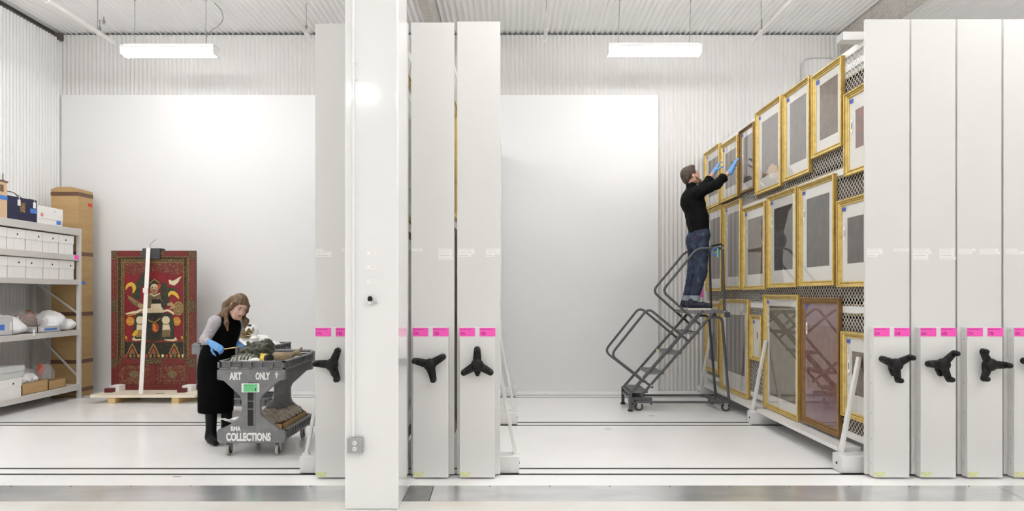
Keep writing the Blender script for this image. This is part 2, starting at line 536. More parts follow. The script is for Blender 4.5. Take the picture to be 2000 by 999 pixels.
def organic(name, prims, vox, material, parent=None, label=None, relax=2, wob=None, floor_z=None):
    add = [p for p in prims if p['op'] == 1]
    lo = np.min([p_bounds(p)[0] for p in add], 0) - 3 * vox
    hi = np.max([p_bounds(p)[1] for p in add], 0) + 3 * vox
    n = np.ceil((hi - lo) / vox).astype(int) + 1
    G = np.full(n, 1.0)
    ax = [lo[i] + vox * np.arange(n[i]) for i in range(3)]
    for p in prims:
        b0, b1 = p_bounds(p)
        m = p['k'] + 3 * vox
        i0 = np.clip(np.floor((b0 - m - lo) / vox).astype(int), 0, n)
        i1 = np.clip(np.ceil((b1 + m - lo) / vox).astype(int) + 1, 0, n)
        if (i1 <= i0).any(): continue
        sl = tuple(slice(i0[i], i1[i]) for i in range(3))
        P = np.stack(np.meshgrid(*[ax[i][sl[i]] for i in range(3)], indexing='ij'), -1)
        d = p_dist(p, P)
        A = G[sl]
        k = max(p['k'], 1e-6)
        if p['op'] == 1:
            h = np.maximum(k - np.abs(A - d), 0) / k
            G[sl] = np.minimum(A, d) - h * h * k / 4
        else:
            h = np.maximum(k - np.abs(A + d), 0) / k
            G[sl] = np.maximum(A, -d) + h * h * k / 4
    if wob:
        X, Y, Z = np.meshgrid(*ax, indexing='ij')
        w = 2 * math.pi / wob[1]
        G += wob[0] * (np.sin(X * w + 2 * np.sin(Z * w * 0.7)) * np.sin(Y * w * 1.1 + 1.3 * np.sin(X * w * 0.8)) + 0.6 * np.sin(Z * w * 1.4 + 1.7 * np.sin(X * w * 0.9) + Y * w * 0.6))
    if floor_z is not None:
        Z = ax[2][None, None, :]
        G = np.maximum(G, np.broadcast_to(floor_z - Z, G.shape))
    S = G < 0
    # surface nets
    c = [S[a:n[0] - 1 + a, b:n[1] - 1 + b, e:n[2] - 1 + e] for a in (0, 1) for b in (0, 1) for e in (0, 1)]
    tot = sum(x.astype(np.int8) for x in c)
    mask = (tot > 0) & (tot < 8)
    idx = -np.ones(mask.shape, int)
    cells = np.argwhere(mask)
    idx[mask] = np.arange(len(cells))
    acc = np.zeros((len(cells), 3)); cnt = np.zeros(len(cells))
    corners = np.array([(a, b, e) for a in (0, 1) for b in (0, 1) for e in (0, 1)])
    for i in range(8):
        for j in range(i + 1, 8):
            if np.abs(corners[i] - corners[j]).sum() != 1: continue
            gi = G[tuple((cells + corners[i]).T)]; gj = G[tuple((cells + corners[j]).T)]
            x = (gi < 0) != (gj < 0)
            t = np.where(x, gi / np.where(x, gi - gj, 1), 0)
            pos = corners[i] + (corners[j] - corners[i]) * t[:, None]
            acc[x] += pos[x]; cnt[x] += 1
    V = lo + (cells + acc / np.maximum(cnt, 1)[:, None]) * vox
    faces = []
    for d in range(3):
        u, v = (d + 1) % 3, (d + 2) % 3
        s0 = [slice(None)] * 3; s1 = [slice(None)] * 3
        s0[d] = slice(0, n[d] - 1); s1[d] = slice(1, n[d])
        A, B = S[tuple(s0)], S[tuple(s1)]
        e = np.argwhere(A != B)
        e = e[(e[:, u] > 0) & (e[:, v] > 0) & (e[:, u] < n[u] - 1) & (e[:, v] < n[v] - 1)]
        flip = A[tuple(e.T)]
        du = np.zeros(3, int); du[u] = 1
        dv = np.zeros(3, int); dv[v] = 1
        q = [idx[tuple((e - a * du - b * dv).T)] for a, b in ((1, 1), (0, 1), (0, 0), (1, 0))]
        Q = np.stack(q, 1)
        Q[~flip] = Q[~flip][:, ::-1]
        faces.append(Q[(Q >= 0).all(1)])
    Fq = np.concatenate(faces)
    for _ in range(relax):
        s = np.zeros_like(V); w = np.zeros(len(V))
        for a in range(4):
            b = (a + 1) % 4
            np.add.at(s, Fq[:, a], V[Fq[:, b]]); np.add.at(w, Fq[:, a], 1)
            np.add.at(s, Fq[:, b], V[Fq[:, a]]); np.add.at(w, Fq[:, b], 1)
        V = 0.5 * V + 0.5 * s / np.maximum(w, 1)[:, None]
    off = Vector((0, 0, 0)); pp = parent
    while pp is not None:
        off += pp.location; pp = pp.parent
    V = V - np.array(off)
    me = bpy.data.meshes.new(name)
    me.from_pydata(V.tolist(), [], Fq.tolist())
    me.polygons.foreach_set('use_smooth', [True] * len(me.polygons))
    for mm in (material if isinstance(material, (list, tuple)) else [material]):
        me.materials.append(M[mm])
    o = bpy.data.objects.new(name, me)
    col.objects.link(o)
    if parent is not None: o.parent = parent
    if label: o['label'] = label
    return o
# ================================================================== the room
WX0, WX1 = -7.225, 9.6      # left and right wall
WY0, WY1 = -6.0, 10.95      # wall behind the photographer and back wall
CZ = 5.737                  # ceiling

# ---- corrugated sheets
def sheet_mesh(npitch, pitch, depth, length, material):
    mb = MB()
    k = 8
    n = npitch * k
    for i in range(n):
        x0, x1 = i * pitch / k, (i + 1) * pitch / k
        d0 = depth / 2 * math.cos(2 * math.pi * i / k); d1 = depth / 2 * math.cos(2 * math.pi * (i + 1) / k)
        mb.add([(x0, d0, 0), (x1, d1, 0), (x1, d1, length), (x0, d0, length)], [(0, 1, 2, 3)])
    # folded lap along one side
    mb.add([(0, depth / 2, 0), (-0.012, depth / 2 - 0.006, 0), (-0.012, depth / 2 - 0.006, length), (0, depth / 2, length)], [(0, 1, 2, 3)])
    me = bpy.data.meshes.new('corrugated_sheet')
    me.from_pydata(mb.v, [], mb.f)
    me.polygons.foreach_set('use_smooth', [True] * len(me.polygons))
    me.materials.append(M[material])
    return me
def sheet(me, parent, loc, rot):
    o = bpy.data.objects.new('corrugated_sheet', me)
    col.objects.link(o); o.parent = parent; o.location = loc; o.rotation_euler = rot
    return o
pitch = 0.0678
wall_back = sname('wall_back', (0, WY1, 0))
me = sheet_mesh(9, pitch, 0.024, CZ - 0.025, 'corrugated_white')
w = 9 * pitch
i = 0
while WX0 + i * w < WX1:
    sheet(me, wall_back, (WX0 + i * w, 0.0, 0), (0, 0, 0)); i += 1
wall_left = sname('wall_left', (WX0, 0, 0))
me = sheet_mesh(7, pitch, 0.024, 5.63, 'wall_white')
w = 7 * pitch
i = 0
while WY1 - i * w > WY0:
    sheet(me, wall_left, (0, WY1 - i * w, 0), (0, 0, -math.pi / 2)); i += 1
ceiling = sname('ceiling', (0, 0, CZ))
me = sheet_mesh(7, 0.09, 0.032, WY1 - WY0 + 0.1, 'ceil_white')
w = 0.63
i = 0
while WX0 - 0.1 + i * w < WX1:
    sheet(me, ceiling, (WX0 - 0.1 + i * w, WY1 + 0.05, 0.016), (math.pi / 2, 0, 0)); i += 1
# plain shell behind the sheets and around the photographer
struct(MB().box(WX1, WX1 + 0.1, WY0, WY1 + 0.15, -0.1, CZ + 0.1).build('wall_right', 'wall_white'))
struct(MB().box(WX0 - 0.1, WX1, WY0 - 0.1, WY0, -0.1, CZ + 0.1).build('wall_front', 'wall_white'))

# smooth lining panel in front of the corrugated back wall
struct(MB().box(WX0 + 0.03, 2.34, WY1 - 0.05, WY1 - 0.0125, 0.0, 4.735).build('wall_back', 'panel_white', bevel=0.003))
# dark steel angle where the left wall meets the ceiling
t2 = MB()
t2.box(WX0 - 0.12, WX0 + 0.015, WY0, WY1 - 0.02, 5.63, 5.645)
t2.box(WX0 - 0.12, WX0 - 0.10, WY0, WY1 - 0.02, 5.63, 5.75)
struct(t2.build('trim_2', 'steel_dark'))
struct(MB().box(WX0 - 0.02, WX0 + 0.055, WY1 - 0.12, WY1 - 0.03, 5.60, 5.70).build('trim_3', 'steel_dark'))

# ---- floor: white deck cut by the rail grooves
grooves = [(5.845, 5.905), (6.04, 6.10), (8.035, 8.105), (8.215, 8.285), (10.225, 10.295), (10.455, 10.525)]
floor = sname('floor')
edges = [5.512] + [e for g in grooves for e in g] + [WY1]
for i in range(0, len(edges) - 1):
    y0, y1 = edges[i], edges[i + 1]
    if i % 2 == 0:
        nm = 'rail' if (y1 - y0) < 0.3 and i > 0 and i < len(edges) - 2 else 'deck'
        MB().box(WX0, WX1, y0, y1, -0.05, 0.0).build(nm, 'deck_white', floor, bevel=0.004)
    else:
        MB().box(WX0, WX1, y0, y1, -0.06, -0.003).build('rail_groove', 'groove_black', floor)
# small grommets and joints in the deck
for x, y in ((346, 932), (1188, 839), (1272, 813), (1065, 770), (940, 812)):
    p = at(x, y, CH * F / (y - HZ))
    MB().box(p.x - 0.035, p.x + 0.035, p.y - 0.006, p.y + 0.006, 0.0, 0.002).build('floor_slot', 'steel_dark', floor)
fc = sname('floor')
MB().box(WX0, WX1, WY0, 5.168, -0.12, -0.02).build('concrete_slab', 'concrete_floor', fc)
# sheet-metal threshold between slab and deck
tr = sname('trim_1', (0, 5.34, 0))
segs = [(WX0, -4.3, 'plate_metal'), (-4.295, -1.222, 'plate_metal'), (-0.825, -0.632, 'plate_dark'), (-0.626, 3.9, 'plate_metal'), (3.905, WX1, 'plate_metal')]
for x0, x1, m in segs:
    MB().add([(x0, 5.165, -0.02), (x1, 5.165, -0.02), (x1, 5.512, 0.003), (x0, 5.512, 0.003), (x0, 5.165, -0.05), (x1, 5.165, -0.05), (x1, 5.512, -0.05), (x0, 5.512, -0.05)],
             [(0, 1, 2, 3), (0, 4, 5, 1), (1, 5, 6, 2), (2, 6, 7, 3), (3, 7, 4, 0)]).build('plate', m, tr)
MB().box(WX0, WX1, 5.16, 5.515, -0.12, -0.05).build('sub_plate', 'groove_black', tr)
x = WX0 + 0.3
scr = None
while x < 9.4:
    if not (-1.3 < x < -0.6):
        if scr is None:
            scr = MB().lathe([(0.0065, 0), (0.0055, 0.003), (0.001, 0.004)], n=8).build('screw', 'steel_dark', tr, world=False)
            scr.location = (x, 5.495 - 5.34, 0.0015)
        else:
            share(scr, 'screw', tr, (x, 5.495 - 5.34, 0.0015))
    x += 0.482

# ---- concrete beams under the ceiling
for i, (x0, x1) in enumerate(((-1.235, -1.093), (5.263, 5.40))):
    struct(MB().box(x0, x1, WY0, WY1 - 0.02, 5.367, CZ + 0.02).build('trim_%d' % (4 + i), 'concrete_beam'))

# ---- the square column with its conduit, outlet and little fittings
cx0, cx1, cy0, cy1 = -1.219, -0.828, 4.97, 5.38
column = sname('column', ((cx0 + cx1) / 2, (cy0 + cy1) / 2, 0))
MB().box(cx0, cx1, cy0, cy1, -0.02, CZ).build('column_shaft', 'column_white', column, bevel=0.012, seg=3)
def on_col(x, y):
    return at(x, y, cy0)
cd = thing('conduit', 'thin white conduit pipe running down the front of the white column', 'conduit', on_col(690, 855))
px = on_col(691, 0).x
MB().tube([(px, cy0 - 0.016, on_col(0, 853).z), (px, cy0 - 0.016, CZ - 0.05)], 0.011, 10).build('pipe', 'column_white', cd, smooth=40)
for yy in (123, 155, 740):
    p = on_col(691, yy)
    mb = MB().box(p.x - 0.013, p.x + 0.03, cy0 - 0.006, cy0, p.z - 0.009, p.z + 0.009)
    mb.tube([(p.x, cy0 - 0.016, p.z - 0.008), (p.x, cy0 - 0.016, p.z + 0.008)], 0.0145, 10)
    mb.lathe([(0.005, 0), (0.004, 0.004)], (p.x + 0.022, cy0 - 0.006, p.z), (0, -1, 0), 8)
    mb.build('strap_clip', 'column_white', cd, smooth=40)
oc = on_col(695.5, 869)
ob = thing('outlet_box', 'grey metal box with two white sockets low on the white column', 'outlet', (oc.x, cy0, oc.z - 0.055))
MB().box(oc.x - 0.056, oc.x + 0.056, cy0 - 0.045, cy0, oc.z - 0.056, oc.z + 0.056).build('box_body', 'outlet_grey', ob, bevel=0.008)
MB().box(oc.x - 0.053, oc.x + 0.053, cy0 - 0.048, cy0 - 0.045, oc.z - 0.053, oc.z + 0.053).build('cover_plate', 'outlet_grey', ob, bevel=0.002)
for dz in (0.021, -0.021):
    s = MB().lathe([(0.0165, 0), (0.016, 0.004)], (oc.x, cy0 - 0.048, oc.z + dz), (0, -1, 0), 20).build('socket', 'paint_white', ob, smooth=40)
    mb = MB()
    for dx in (-0.006, 0.006):
        mb.box(oc.x + dx - 0.0012, oc.x + dx + 0.0012, cy0 - 0.0526, cy0 - 0.052, oc.z + dz - 0.001, oc.z + dz + 0.008)
    mb.lathe([(0.0025, 0), (0.0025, 0.0006)], (oc.x, cy0 - 0.052, oc.z + dz - 0.007), (0, -1, 0), 8)
    mb.build('slot', 'ink_black', s)
for dx, dz in ((-0.045, -0.045), (0.045, -0.045), (-0.045, 0.045), (0.045, 0.045)):
    MB().lathe([(0.005, 0), (0.004, 0.002)], (oc.x + dx, cy0 - 0.048, oc.z + dz), (0, -1, 0), 8).build('corner_screw', 'zinc', ob)
# three small stickers
for i, (yy, nm) in enumerate(((495, 'uppermost'), (522, 'middle'), (550, 'lowest'))):
    p = on_col(725, yy)
    tg = thing('column_sticker', nm + ' of three small white stickers on the white column', 'sticker', (p.x, cy0, p.z), group='stickers on the column')
    MB().box(p.x - 0.032, p.x + 0.034, cy0 - 0.0012, cy0, p.z - 0.013, p.z + 0.013).build('card', 'paper', tg)
    mb = MB()
    for k in range(3):
        mb.box(p.x - 0.004, p.x + 0.028, cy0 - 0.0018, cy0 - 0.0012, p.z + 0.006 - k * 0.006, p.z + 0.0075 - k * 0.006)
    mb.build('fine_print', 'ink_grey', tg)
# small latch with a black knob
p = on_col(724, 592)
lt = thing('column_latch', 'small white lever latch with a black knob on the white column', 'latch', (p.x, cy0, p.z - 0.03))
MB().lathe([(0.016, 0), (0.018, 0.01), (0.014, 0.03), (0.012, 0.034)], (p.x - 0.002, cy0, p.z), (0, -1, 0), 16).build('latch_base', 'column_white', lt, smooth=40)
MB().lathe([(0.010, 0), (0.018, 0.008), (0.0185, 0.022), (0.012, 0.034), (0.002, 0.037)], (p.x, cy0 - 0.024, p.z + 0.012), (0, 0, 1), 16).build('knob', 'black_plastic', lt, smooth=60)
MB().tube([(p.x - 0.012, cy0 - 0.024, p.z + 0.002), (p.x - 0.035, cy0 - 0.024, p.z + 0.006), (p.x - 0.065, cy0 - 0.024, p.z + 0.012)], [0.007, 0.005, 0.003], 8).build('lever', 'column_white', lt, smooth=60)
MB().tube([(p.x + 0.012, cy0 - 0.024, p.z + 0.0), (p.x + 0.048, cy0 - 0.024, p.z - 0.002)], 0.0065, 8).build('pin', 'zinc', lt, smooth=60)

# ---- fluorescent shop lights
def shop_light(x, y, z, label, group=None, swing=0.0, cord=False, chains=((-0.5, 0.0), (0.5, 0.0)), strip=False):
    t = thing('shop_light', label, 'ceiling light', (x, y, z), group=group)
    L = 0.65
    # hood: a shallow reflector trough, open below
    prof = [(-0.13, -0.012), (-0.085, 0.045), (0.085, 0.045), (0.13, -0.012), (0.124, -0.012), (0.082, 0.039), (-0.082, 0.039), (-0.124, -0.012)]
    if strip:           # bare strip light: narrow spine, lens shaped to glow up and brighten the ceiling
        prof = [(-0.05, 0.03), (-0.05, 0.045), (0.05, 0.045), (0.05, 0.03)]
    MB().prism(prof, (-L, 0, 0), (0, 1, 0), (0, 0, 1), (2 * L, 0, 0)).build('hood', 'lamp_housing', t, world=False)
    MB().box(-L + 0.02, L - 0.02, -0.05, 0.05, 0.045, 0.075).build('ballast', 'lamp_housing', t, world=False, bevel=0.004)
    # lens: the glowing wrap-round diffuser
    lp = [(0.105 * math.cos(a), -0.004 - 0.098 * math.sin(a)) for a in [math.pi * k / 10 for k in range(11)]]
    if strip:
        lp = [(0.105 * math.cos(a), -0.012 + (0.04 if math.sin(a) < 0 else 0.075) * -math.sin(a)) for a in [2 * math.pi * k / 20 for k in range(20)]]
    MB().prism(lp, (-L + 0.012, 0, 0), (0, 1, 0), (0, 0, 1), (2 * L - 0.024, 0, 0)).build('lens', 'lamp_lens' if strip else 'lamp_lens_wrap', t, world=False, smooth=50)
    for s in (-1, 1):
        MB().box(s * L - 0.012 if s > 0 else -L, s * L if s > 0 else -L + 0.012, -0.11, 0.11, -0.09, 0.045).build('end_cap', 'lamp_housing', t, world=False, bevel=0.004)
    for dx, dy in chains:
        top = CZ - z
        w = MB().tube([(dx, 0, 0.075), (dx + swing * 0.5, dy * 0.5, top * 0.55), (dx + swing, dy, top)], 0.0045, 6)
        o = w.build('hanger_wire', 'wire_grey', t, world=False, smooth=60)
        MB().box(dx + swing - 0.012, dx + swing + 0.012, dy - 0.012, dy + 0.012, top - 0.05, top + 0.01).build('hook', 'wire_grey', o, world=False)
    if cord:
        pts = rounded([(0.50, 0.0, 0.075), (0.50, 0.02, 0.25), (0.70, 0.1, 0.42), (0.66, 0.18, 0.62), (0.50, 0.25, 0.78)], 0.2, 6)
        MB().tube(pts, 0.006, 6).build('power_cord', 'wire_grey', t, world=False, smooth=60)
    return t
lp1, lp2 = at(333, 98, 9.6), at(1277, 96, 9.6)
shop_light(lp1.x, 9.6, lp1.z, 'glowing fluorescent shop light hanging above the woman and painted panel', 'hanging shop lights', cord=True, swing=0.0)
shop_light(lp2.x, 9.6, lp2.z, 'glowing fluorescent shop light hanging above the open aisle and rolling ladder', 'hanging shop lights', swing=0.02)
WHERE = {-5.9: 'in front of the shelving', -3.4: 'over the lettered cart', 0.9: 'over the open aisle', 3.4: 'over the gold frame rack', 6.5: 'beyond the right racks', -5.0: 'on the shelving side', 5.0: 'by the right racks',
         -6.2: 'at the far left', -2.93: 'left of the column', 1.2: 'facing the open aisle', 4.4: 'facing the right racks', 7.8: 'at the far right', -5.4: 'facing the shelving', 0.75: 'in the middle', 5.2: 'facing the pink numbers at right'}
for y, z_, xs, nm in ((7.2, 5.05, (-5.9, -3.4, 0.9, 3.4, 6.5), 'added fill row over the racks'), (5.0, 5.05, (-5.0, 0.9, 5.0), 'added fill row over the rack fronts'),  # rows over the racks and rack fronts are unseen lamps added as fill
                      (-1.7, lp1.z, (-6.2, -2.93, 1.2, 4.4, 7.8), 'row behind the photographer'), (2.0, 5.05, (-5.4, 0.75, 5.2), 'row before the racks')):
    for x in xs:
        shop_light(x, y, z_, 'fluorescent strip light of the %s, %s' % (nm, WHERE[x]), 'strip lights, ' + nm, strip=True)

# ---- white pipes under the ceiling, each hung on rods
def ceiling_pipe(xe, ye, zp, label, rods):
    yend = 10.05
    p = at(xe, ye, yend)
    t = thing('ceiling_pipe', label, 'pipe', p, group='white pipes under the ceiling')
    MB().tube([(0, -10.0, 0), (0, 0, 0)], 0.03, 12).build('pipe', 'pipe_white', t, world=False, smooth=40)
    MB().tube([(0, -0.02, 0), (0, 0.012, 0)], 0.037, 12).build('end_fitting', 'pipe_white', t, world=False, smooth=40)
    for ry in rods:
        MB().tube([(0, ry, 0.0), (0, ry, CZ - p.z)], 0.005, 6).build('hanger_rod', 'wire_grey', t, world=False)
        MB().tube([(0, ry - 0.014, 0), (0, ry + 0.014, 0)], 0.036, 12).build('hanger_ring', 'pipe_white', t, world=False, smooth=40)
    return t
ceiling_pipe(219, 81, 0, 'white ceiling pipe over the shelving unit, at the far left', (-0.35, -1.4, -4))
ceiling_pipe(608, 76, 0, 'white ceiling pipe between the left light and the column', (-0.25, -1.6, -4))
ceiling_pipe(1064, 77, 0, 'white ceiling pipe just right of the rack marked 4', (-0.45, -3.4, -5))
ceiling_pipe(1472, 79, 0, 'white ceiling pipe between the right light and the gold framed rack', (-0.3, -1.5, -4))
# loose rods and sprinkler drops seen against the back of the ceiling
for (x, y0, y1, D, lab) in ((203, 15, 46, 10.3, 'thin hanger rod at the ceiling above the left light'), (195, 50, 60, 10.4, 'short dark sprinkler head at the ceiling above the painted panel'),
                            (598, 46, 56, 10.4, 'short dark sprinkler head at the ceiling left of the rack marked 1'), (1488, 52, 62, 10.4, 'short dark sprinkler head near the right ceiling pipe')):
    p1 = at(x, y1, D)
    t = thing('sprinkler_drop', lab, 'sprinkler', (p1.x, D, p1.z))
    MB().tube([(0, 0, 0.0), (0, 0, CZ - p1.z)], 0.006, 6).build('rod', 'wire_grey', t, world=False)
    MB().lathe([(0.012, 0), (0.02, 0.02), (0.02, 0.05), (0.01, 0.07)], (0, 0, -0.01), (0, 0, 1), 10).build('head', 'wire_grey', t, world=False, smooth=40)
# conduit loop on the corrugated wall
a, b = at(1567, 200, WY1 - 0.03), at(1567, 112, WY1 - 0.03)
t = thing('wall_conduit', 'thin grey conduit bending across the corrugated wall behind the gold frames', 'conduit', (a.x, WY1 - 0.03, a.z))
MB().tube(rounded([(a.x, WY1 - 0.03, a.z - 1.5), (a.x, WY1 - 0.03, b.z), (b.x + 1.6, WY1 - 0.03, b.z)], 0.18, 8), 0.011, 8).build('pipe', 'conduit_grey', t, smooth=50)
for dx in (0.45, 1.1):
    MB().box(b.x + dx, b.x + dx + 0.03, WY1 - 0.045, WY1 - 0.012, b.z - 0.02, b.z + 0.02).build('strap_clip', 'conduit_grey', t)
# ================================================================== sliding picture racks
PY = 5.79                       # plane of the end panels
BY = 5.71                       # plane of the control boxes
RY0, RY1 = 5.835, 10.80         # screens
RTOP = 3.77

def wire_screen(x, y0, y1, z0, z1, pitch=0.056, r=0.0017):
    """crossed diagonal wires clipped to the screen's rectangle (a woven diamond mesh)"""
    mb = MB()
    W, H = y1 - y0, z1 - z0
    slope = 1.0
    for sgn in (1, -1):
        c = -H
        while c < W + H:
            # line y = c + t, z = t (sgn 1)   or   y = c - t ... clipped
            pts = []
            t0, t1 = 0.0, H
            if sgn == 1:
                t0 = max(t0, -c); t1 = min(t1, W - c)
                if t1 - t0 > 0.01:
                    pts = [(c + t0, t0), (c + t1, t1)]
            else:
                t0 = max(t0, c - W); t1 = min(t1, c)
                if t1 - t0 > 0.01:
                    pts = [(c - t0, t0), (c - t1, t1)]
            if pts:
                (ya, za), (yb, zb) = pts
                xx = x + sgn * r
                mb.bar((xx, y0 + ya, z0 + za), (xx, y0 + yb, z0 + zb), 2 * r, 2 * r)
            c += pitch * 1.0 if False else pitch
    return mb

def hand_wheel(parent, X, Z, angles):
    """three black arms with grips that stand out towards the aisle"""
    h = MB().lathe([(0.030, 0.0), (0.030, 0.035), (0.050, 0.040), (0.052, 0.075), (0.044, 0.092), (0.020, 0.100), (0.002, 0.101)], (X, BY, Z), (0, -1, 0), 24)
    hub = h.build('hand_wheel', 'black_plastic', parent, smooth=50)
    for a in angles:
        a = math.radians(a)
        d = Vector((math.cos(a), 0, math.sin(a)))
        n = Vector((-math.sin(a), 0, math.cos(a)))
        mb = MB()
        rings = []
        for t, w, y in ((0.03, 0.036, 0.055), (0.07, 0.033, 0.058), (0.11, 0.029, 0.062), (0.132, 0.027, 0.064), (0.146, 0.020, 0.064), (0.153, 0.008, 0.064)):
            th = w * 0.62
            c = Vector((X, BY - y, Z)) + d * t
            rings.append([c + n * (w * math.cos(q)) + Vector((0, th * math.sin(q), 0)) for q in [2 * math.pi * k / 12 for k in range(12)]])
        mb.loft(rings)
        e = Vector((X, BY - 0.06, Z)) + d * 0.128
        mb.lathe([(0.024, 0), (0.0235, 0.04), (0.021, 0.058), (0.013, 0.068), (0.002, 0.071)], e, (0, -1, 0), 14)
        mb.build('arm', 'black_plastic', hub, smooth=50)
    pr = [(-0.036, 0.0), (0.036, 0.0), (0.034, -0.05), (0.012, -0.098), (0.0, -0.103), (-0.012, -0.098), (-0.034, -0.05)]
    MB().prism(pr, (X, BY, Z), (1, 0, 0), (0, 0, 1), (0, -0.036, 0)).build('pointer', 'black_plastic', hub, bevel=0.006)
    return hub

def foot(parent, cxr, side, y, reach):
    """outrigger on the rail with a slanting brace"""
    x0 = cxr + side * reach
    xa, xb = sorted((x0, cxr + side * 0.05))
    f = MB().box(xa, xb, y - 0.085, y + 0.085, 0.004, 0.15).build('foot', 'rack_box', parent, bevel=0.006)
    MB().bar((x0 - side * 0.03, y, 0.14), (cxr + side * 0.15, y, 1.0), 0.03, 0.045, up=(0, 1, 0)).build('brace', 'rack_box', f, bevel=0.003)
    mb = MB().box(x0 - side * 0.03 - 0.03, x0 - side * 0.03 + 0.03, y - 0.028, y + 0.028, 0.15, 0.165)
    mb.build('brace_plate', 'rack_box', f)
    MB().lathe([(0.012, 0), (0.012, 0.004)], (x0 + side * 0.0, y, 0.075), (side, 0, 0), 12).build('axle_hole', 'ink_black', f)
    return f

def rack(num, cxr, width, top, angles, label, papers, feet=(), screens=(True, True), bolts=True, arm=False):
    t = thing('sliding_rack', label, 'storage rack', (cxr, PY, 0), group='sliding picture racks')
    hw = width / 2
    MB().box(cxr - hw, cxr + hw, PY, PY + 0.028, 0.02, top).build('end_panel', 'rack_white', t, bevel=0.003)
    MB().box(cxr - hw + 0.02, cxr + hw - 0.02, PY + 0.028, PY + 0.045, 0.05, top - 0.05).build('panel_stiffener', 'rack_white', t)
    bc = cxr - 0.008
    bw = 0.148
    box = MB().box(bc - bw, bc + bw, BY, PY, 0.014, 1.272).build('control_box', 'rack_box', t, bevel=0.004)
    if bolts:
        s0 = None
        for z in (0.12, 0.33, 0.55, 0.80, 1.03, 1.17, 1.24):
            mb = MB().lathe([(0.006, 0), (0.005, 0.003), (0.001, 0.004)], (bc - bw, PY - 0.035, z), (-1, 0, 0), 8)
            mb.build('screw', 'zinc', box)
    hand_wheel(t, bc + 0.002, 0.966, angles)
    # pink rack numbers
    for s, x in (('A', bc - 0.085), ('B', bc + 0.085)):
        lab = MB().box(x - 0.066, x + 0.066, BY - 0.0015, BY, 1.196, 1.268).build('pink_label', 'pink', t)
        lab['label'] = 'pink card reading Painting Rack ' + num + s
        lettering('Painting Rack', 'pink_dark', lab, (x - 0.058, BY - 0.0022, 1.250), 0.095, 0.011)
        lettering(num + s, 'pink_dark', lab, (x - 0.057, BY - 0.0022, 1.208), 0.042, 0.026)
    # faded inspection sticker low down
    st = MB().box(bc - bw + 0.003, bc - bw + 0.088, BY - 0.0012, BY, 0.022, 0.062).build('sticker', 'sticker_yellow', t)
    # strips of paper naming the contents
    for x, n, wds in papers:
        for k in range(n):
            wk = wds[k % len(wds)]
            z = 1.925 - k * 0.0235
            pc = MB().box(cxr + x, cxr + x + wk, PY - 0.0012, PY, z - 0.011, z + 0.011).build('paper_strip', 'strip_paper', t)
            MB().box(cxr + x + 0.008, cxr + x + wk * 0.8, PY - 0.0018, PY - 0.0012, z - 0.002, z + 0.001).build('fine_print', 'ink_grey', pc)
    # frame posts, rails and wire screens
    for y in (RY0, RY1 - 0.04):
        MB().box(cxr - 0.115, cxr + 0.115, y, y + 0.04, 0.1, RTOP).build('upright', 'rack_box', t)
    for z in (0.27, 1.41, 2.69, RTOP - 0.02):
        for sx in (-1, 1):
            MB().box(cxr + sx * 0.1 - 0.018, cxr + sx * 0.1 + 0.018, RY0 + 0.04, RY1, z - 0.03, z + 0.03).build('rail', 'rack_box', t)
    for sx, on in zip((-1, 1), screens):
        if on:
            for z0, z1 in ((0.3, 1.38), (1.44, 2.66), (2.72, RTOP - 0.05)):
                wire_screen(cxr + sx * 0.112, RY0 + 0.04, RY1 - 0.04, z0, z1).build('wire_screen', 'wire_white', t)
    # base: two ledges and a carriage beam
    MB().box(cxr - 0.09, cxr + 0.09, RY0, RY1, 0.06, 0.16).build('carriage_beam', 'rack_box', t)
    for sd, ys in feet:
        for y in ys:
            foot(t, cxr, sd, y, 0.345)
    if arm:
        MB().box(cxr - 0.30, cxr - 0.08, 5.95, 6.06, RTOP - 0.0, RTOP + 0.07).build('top_arm', 'rack_box', t)
        MB().box(cxr - 0.305, cxr - 0.30, 5.955, 6.055, RTOP + 0.004, RTOP + 0.066).build('arm_cap', 'outlet_grey', t)
    return t

FY = (5.97, 8.16, 10.375)
rk = {}
rk['1'] = rack('1', -1.485, 0.37, 3.846, (66, 176, 291), 'white sliding rack marked 1A, left of and half hidden by the column', [(-0.178, 3, (0.06, 0.13, 0.13)), (0.04, 1, (0.12,))], feet=((-1, FY),), screens=(True, False))
rk['2'] = rack('2', -1.064, 0.366, 3.853, (90, 210, 330), 'white sliding rack right behind the square column', [], screens=(False, True))
rk['3'] = rack('3', -0.673, 0.366, 3.857, (31, 166, 283), 'white sliding rack marked 3A and 3B, right beside the column', [(-0.175, 1, (0.09,)), (0.05, 4, (0.115, 0.12, 0.115, 0.125))], screens=(False, True))
rk['4'] = rack('4', -0.282, 0.366, 3.865, (90, 211, 330), 'white sliding rack marked 4A and 4B, at the left of the open aisle', [(-0.175, 3, (0.14, 0.14, 0.11)), (0.06, 3, (0.12, 0.12, 0.07))], feet=((1, FY),), screens=(False, True))
rk['5'] = rack('5', 3.185, 0.376, 3.885, (158, 28, 276), 'white sliding rack marked 5A and 5B, its screen hung with gold frames', [(-0.175, 3, (0.13, 0.135, 0.09)), (0.05, 1, (0.135,))], feet=((-1, FY),), screens=(True, False), arm=True)
rk['6'] = rack('6', 3.575, 0.376, 3.885, (177, 48, 290), 'white sliding rack marked 6A and 6B, right after the gold frame rack', [(-0.175, 4, (0.145, 0.16, 0.13, 0.13)), (0.05, 4, (0.125, 0.125, 0.125, 0.14))], screens=(True, False))
rk['7'] = rack('7', 3.965, 0.376, 3.885, (121, 358, 243), 'white sliding rack marked 7A and 7B, second from the right edge', [(-0.175, 2, (0.14, 0.11)), (0.0, 2, (0.16, 0.175))], screens=(False, False))
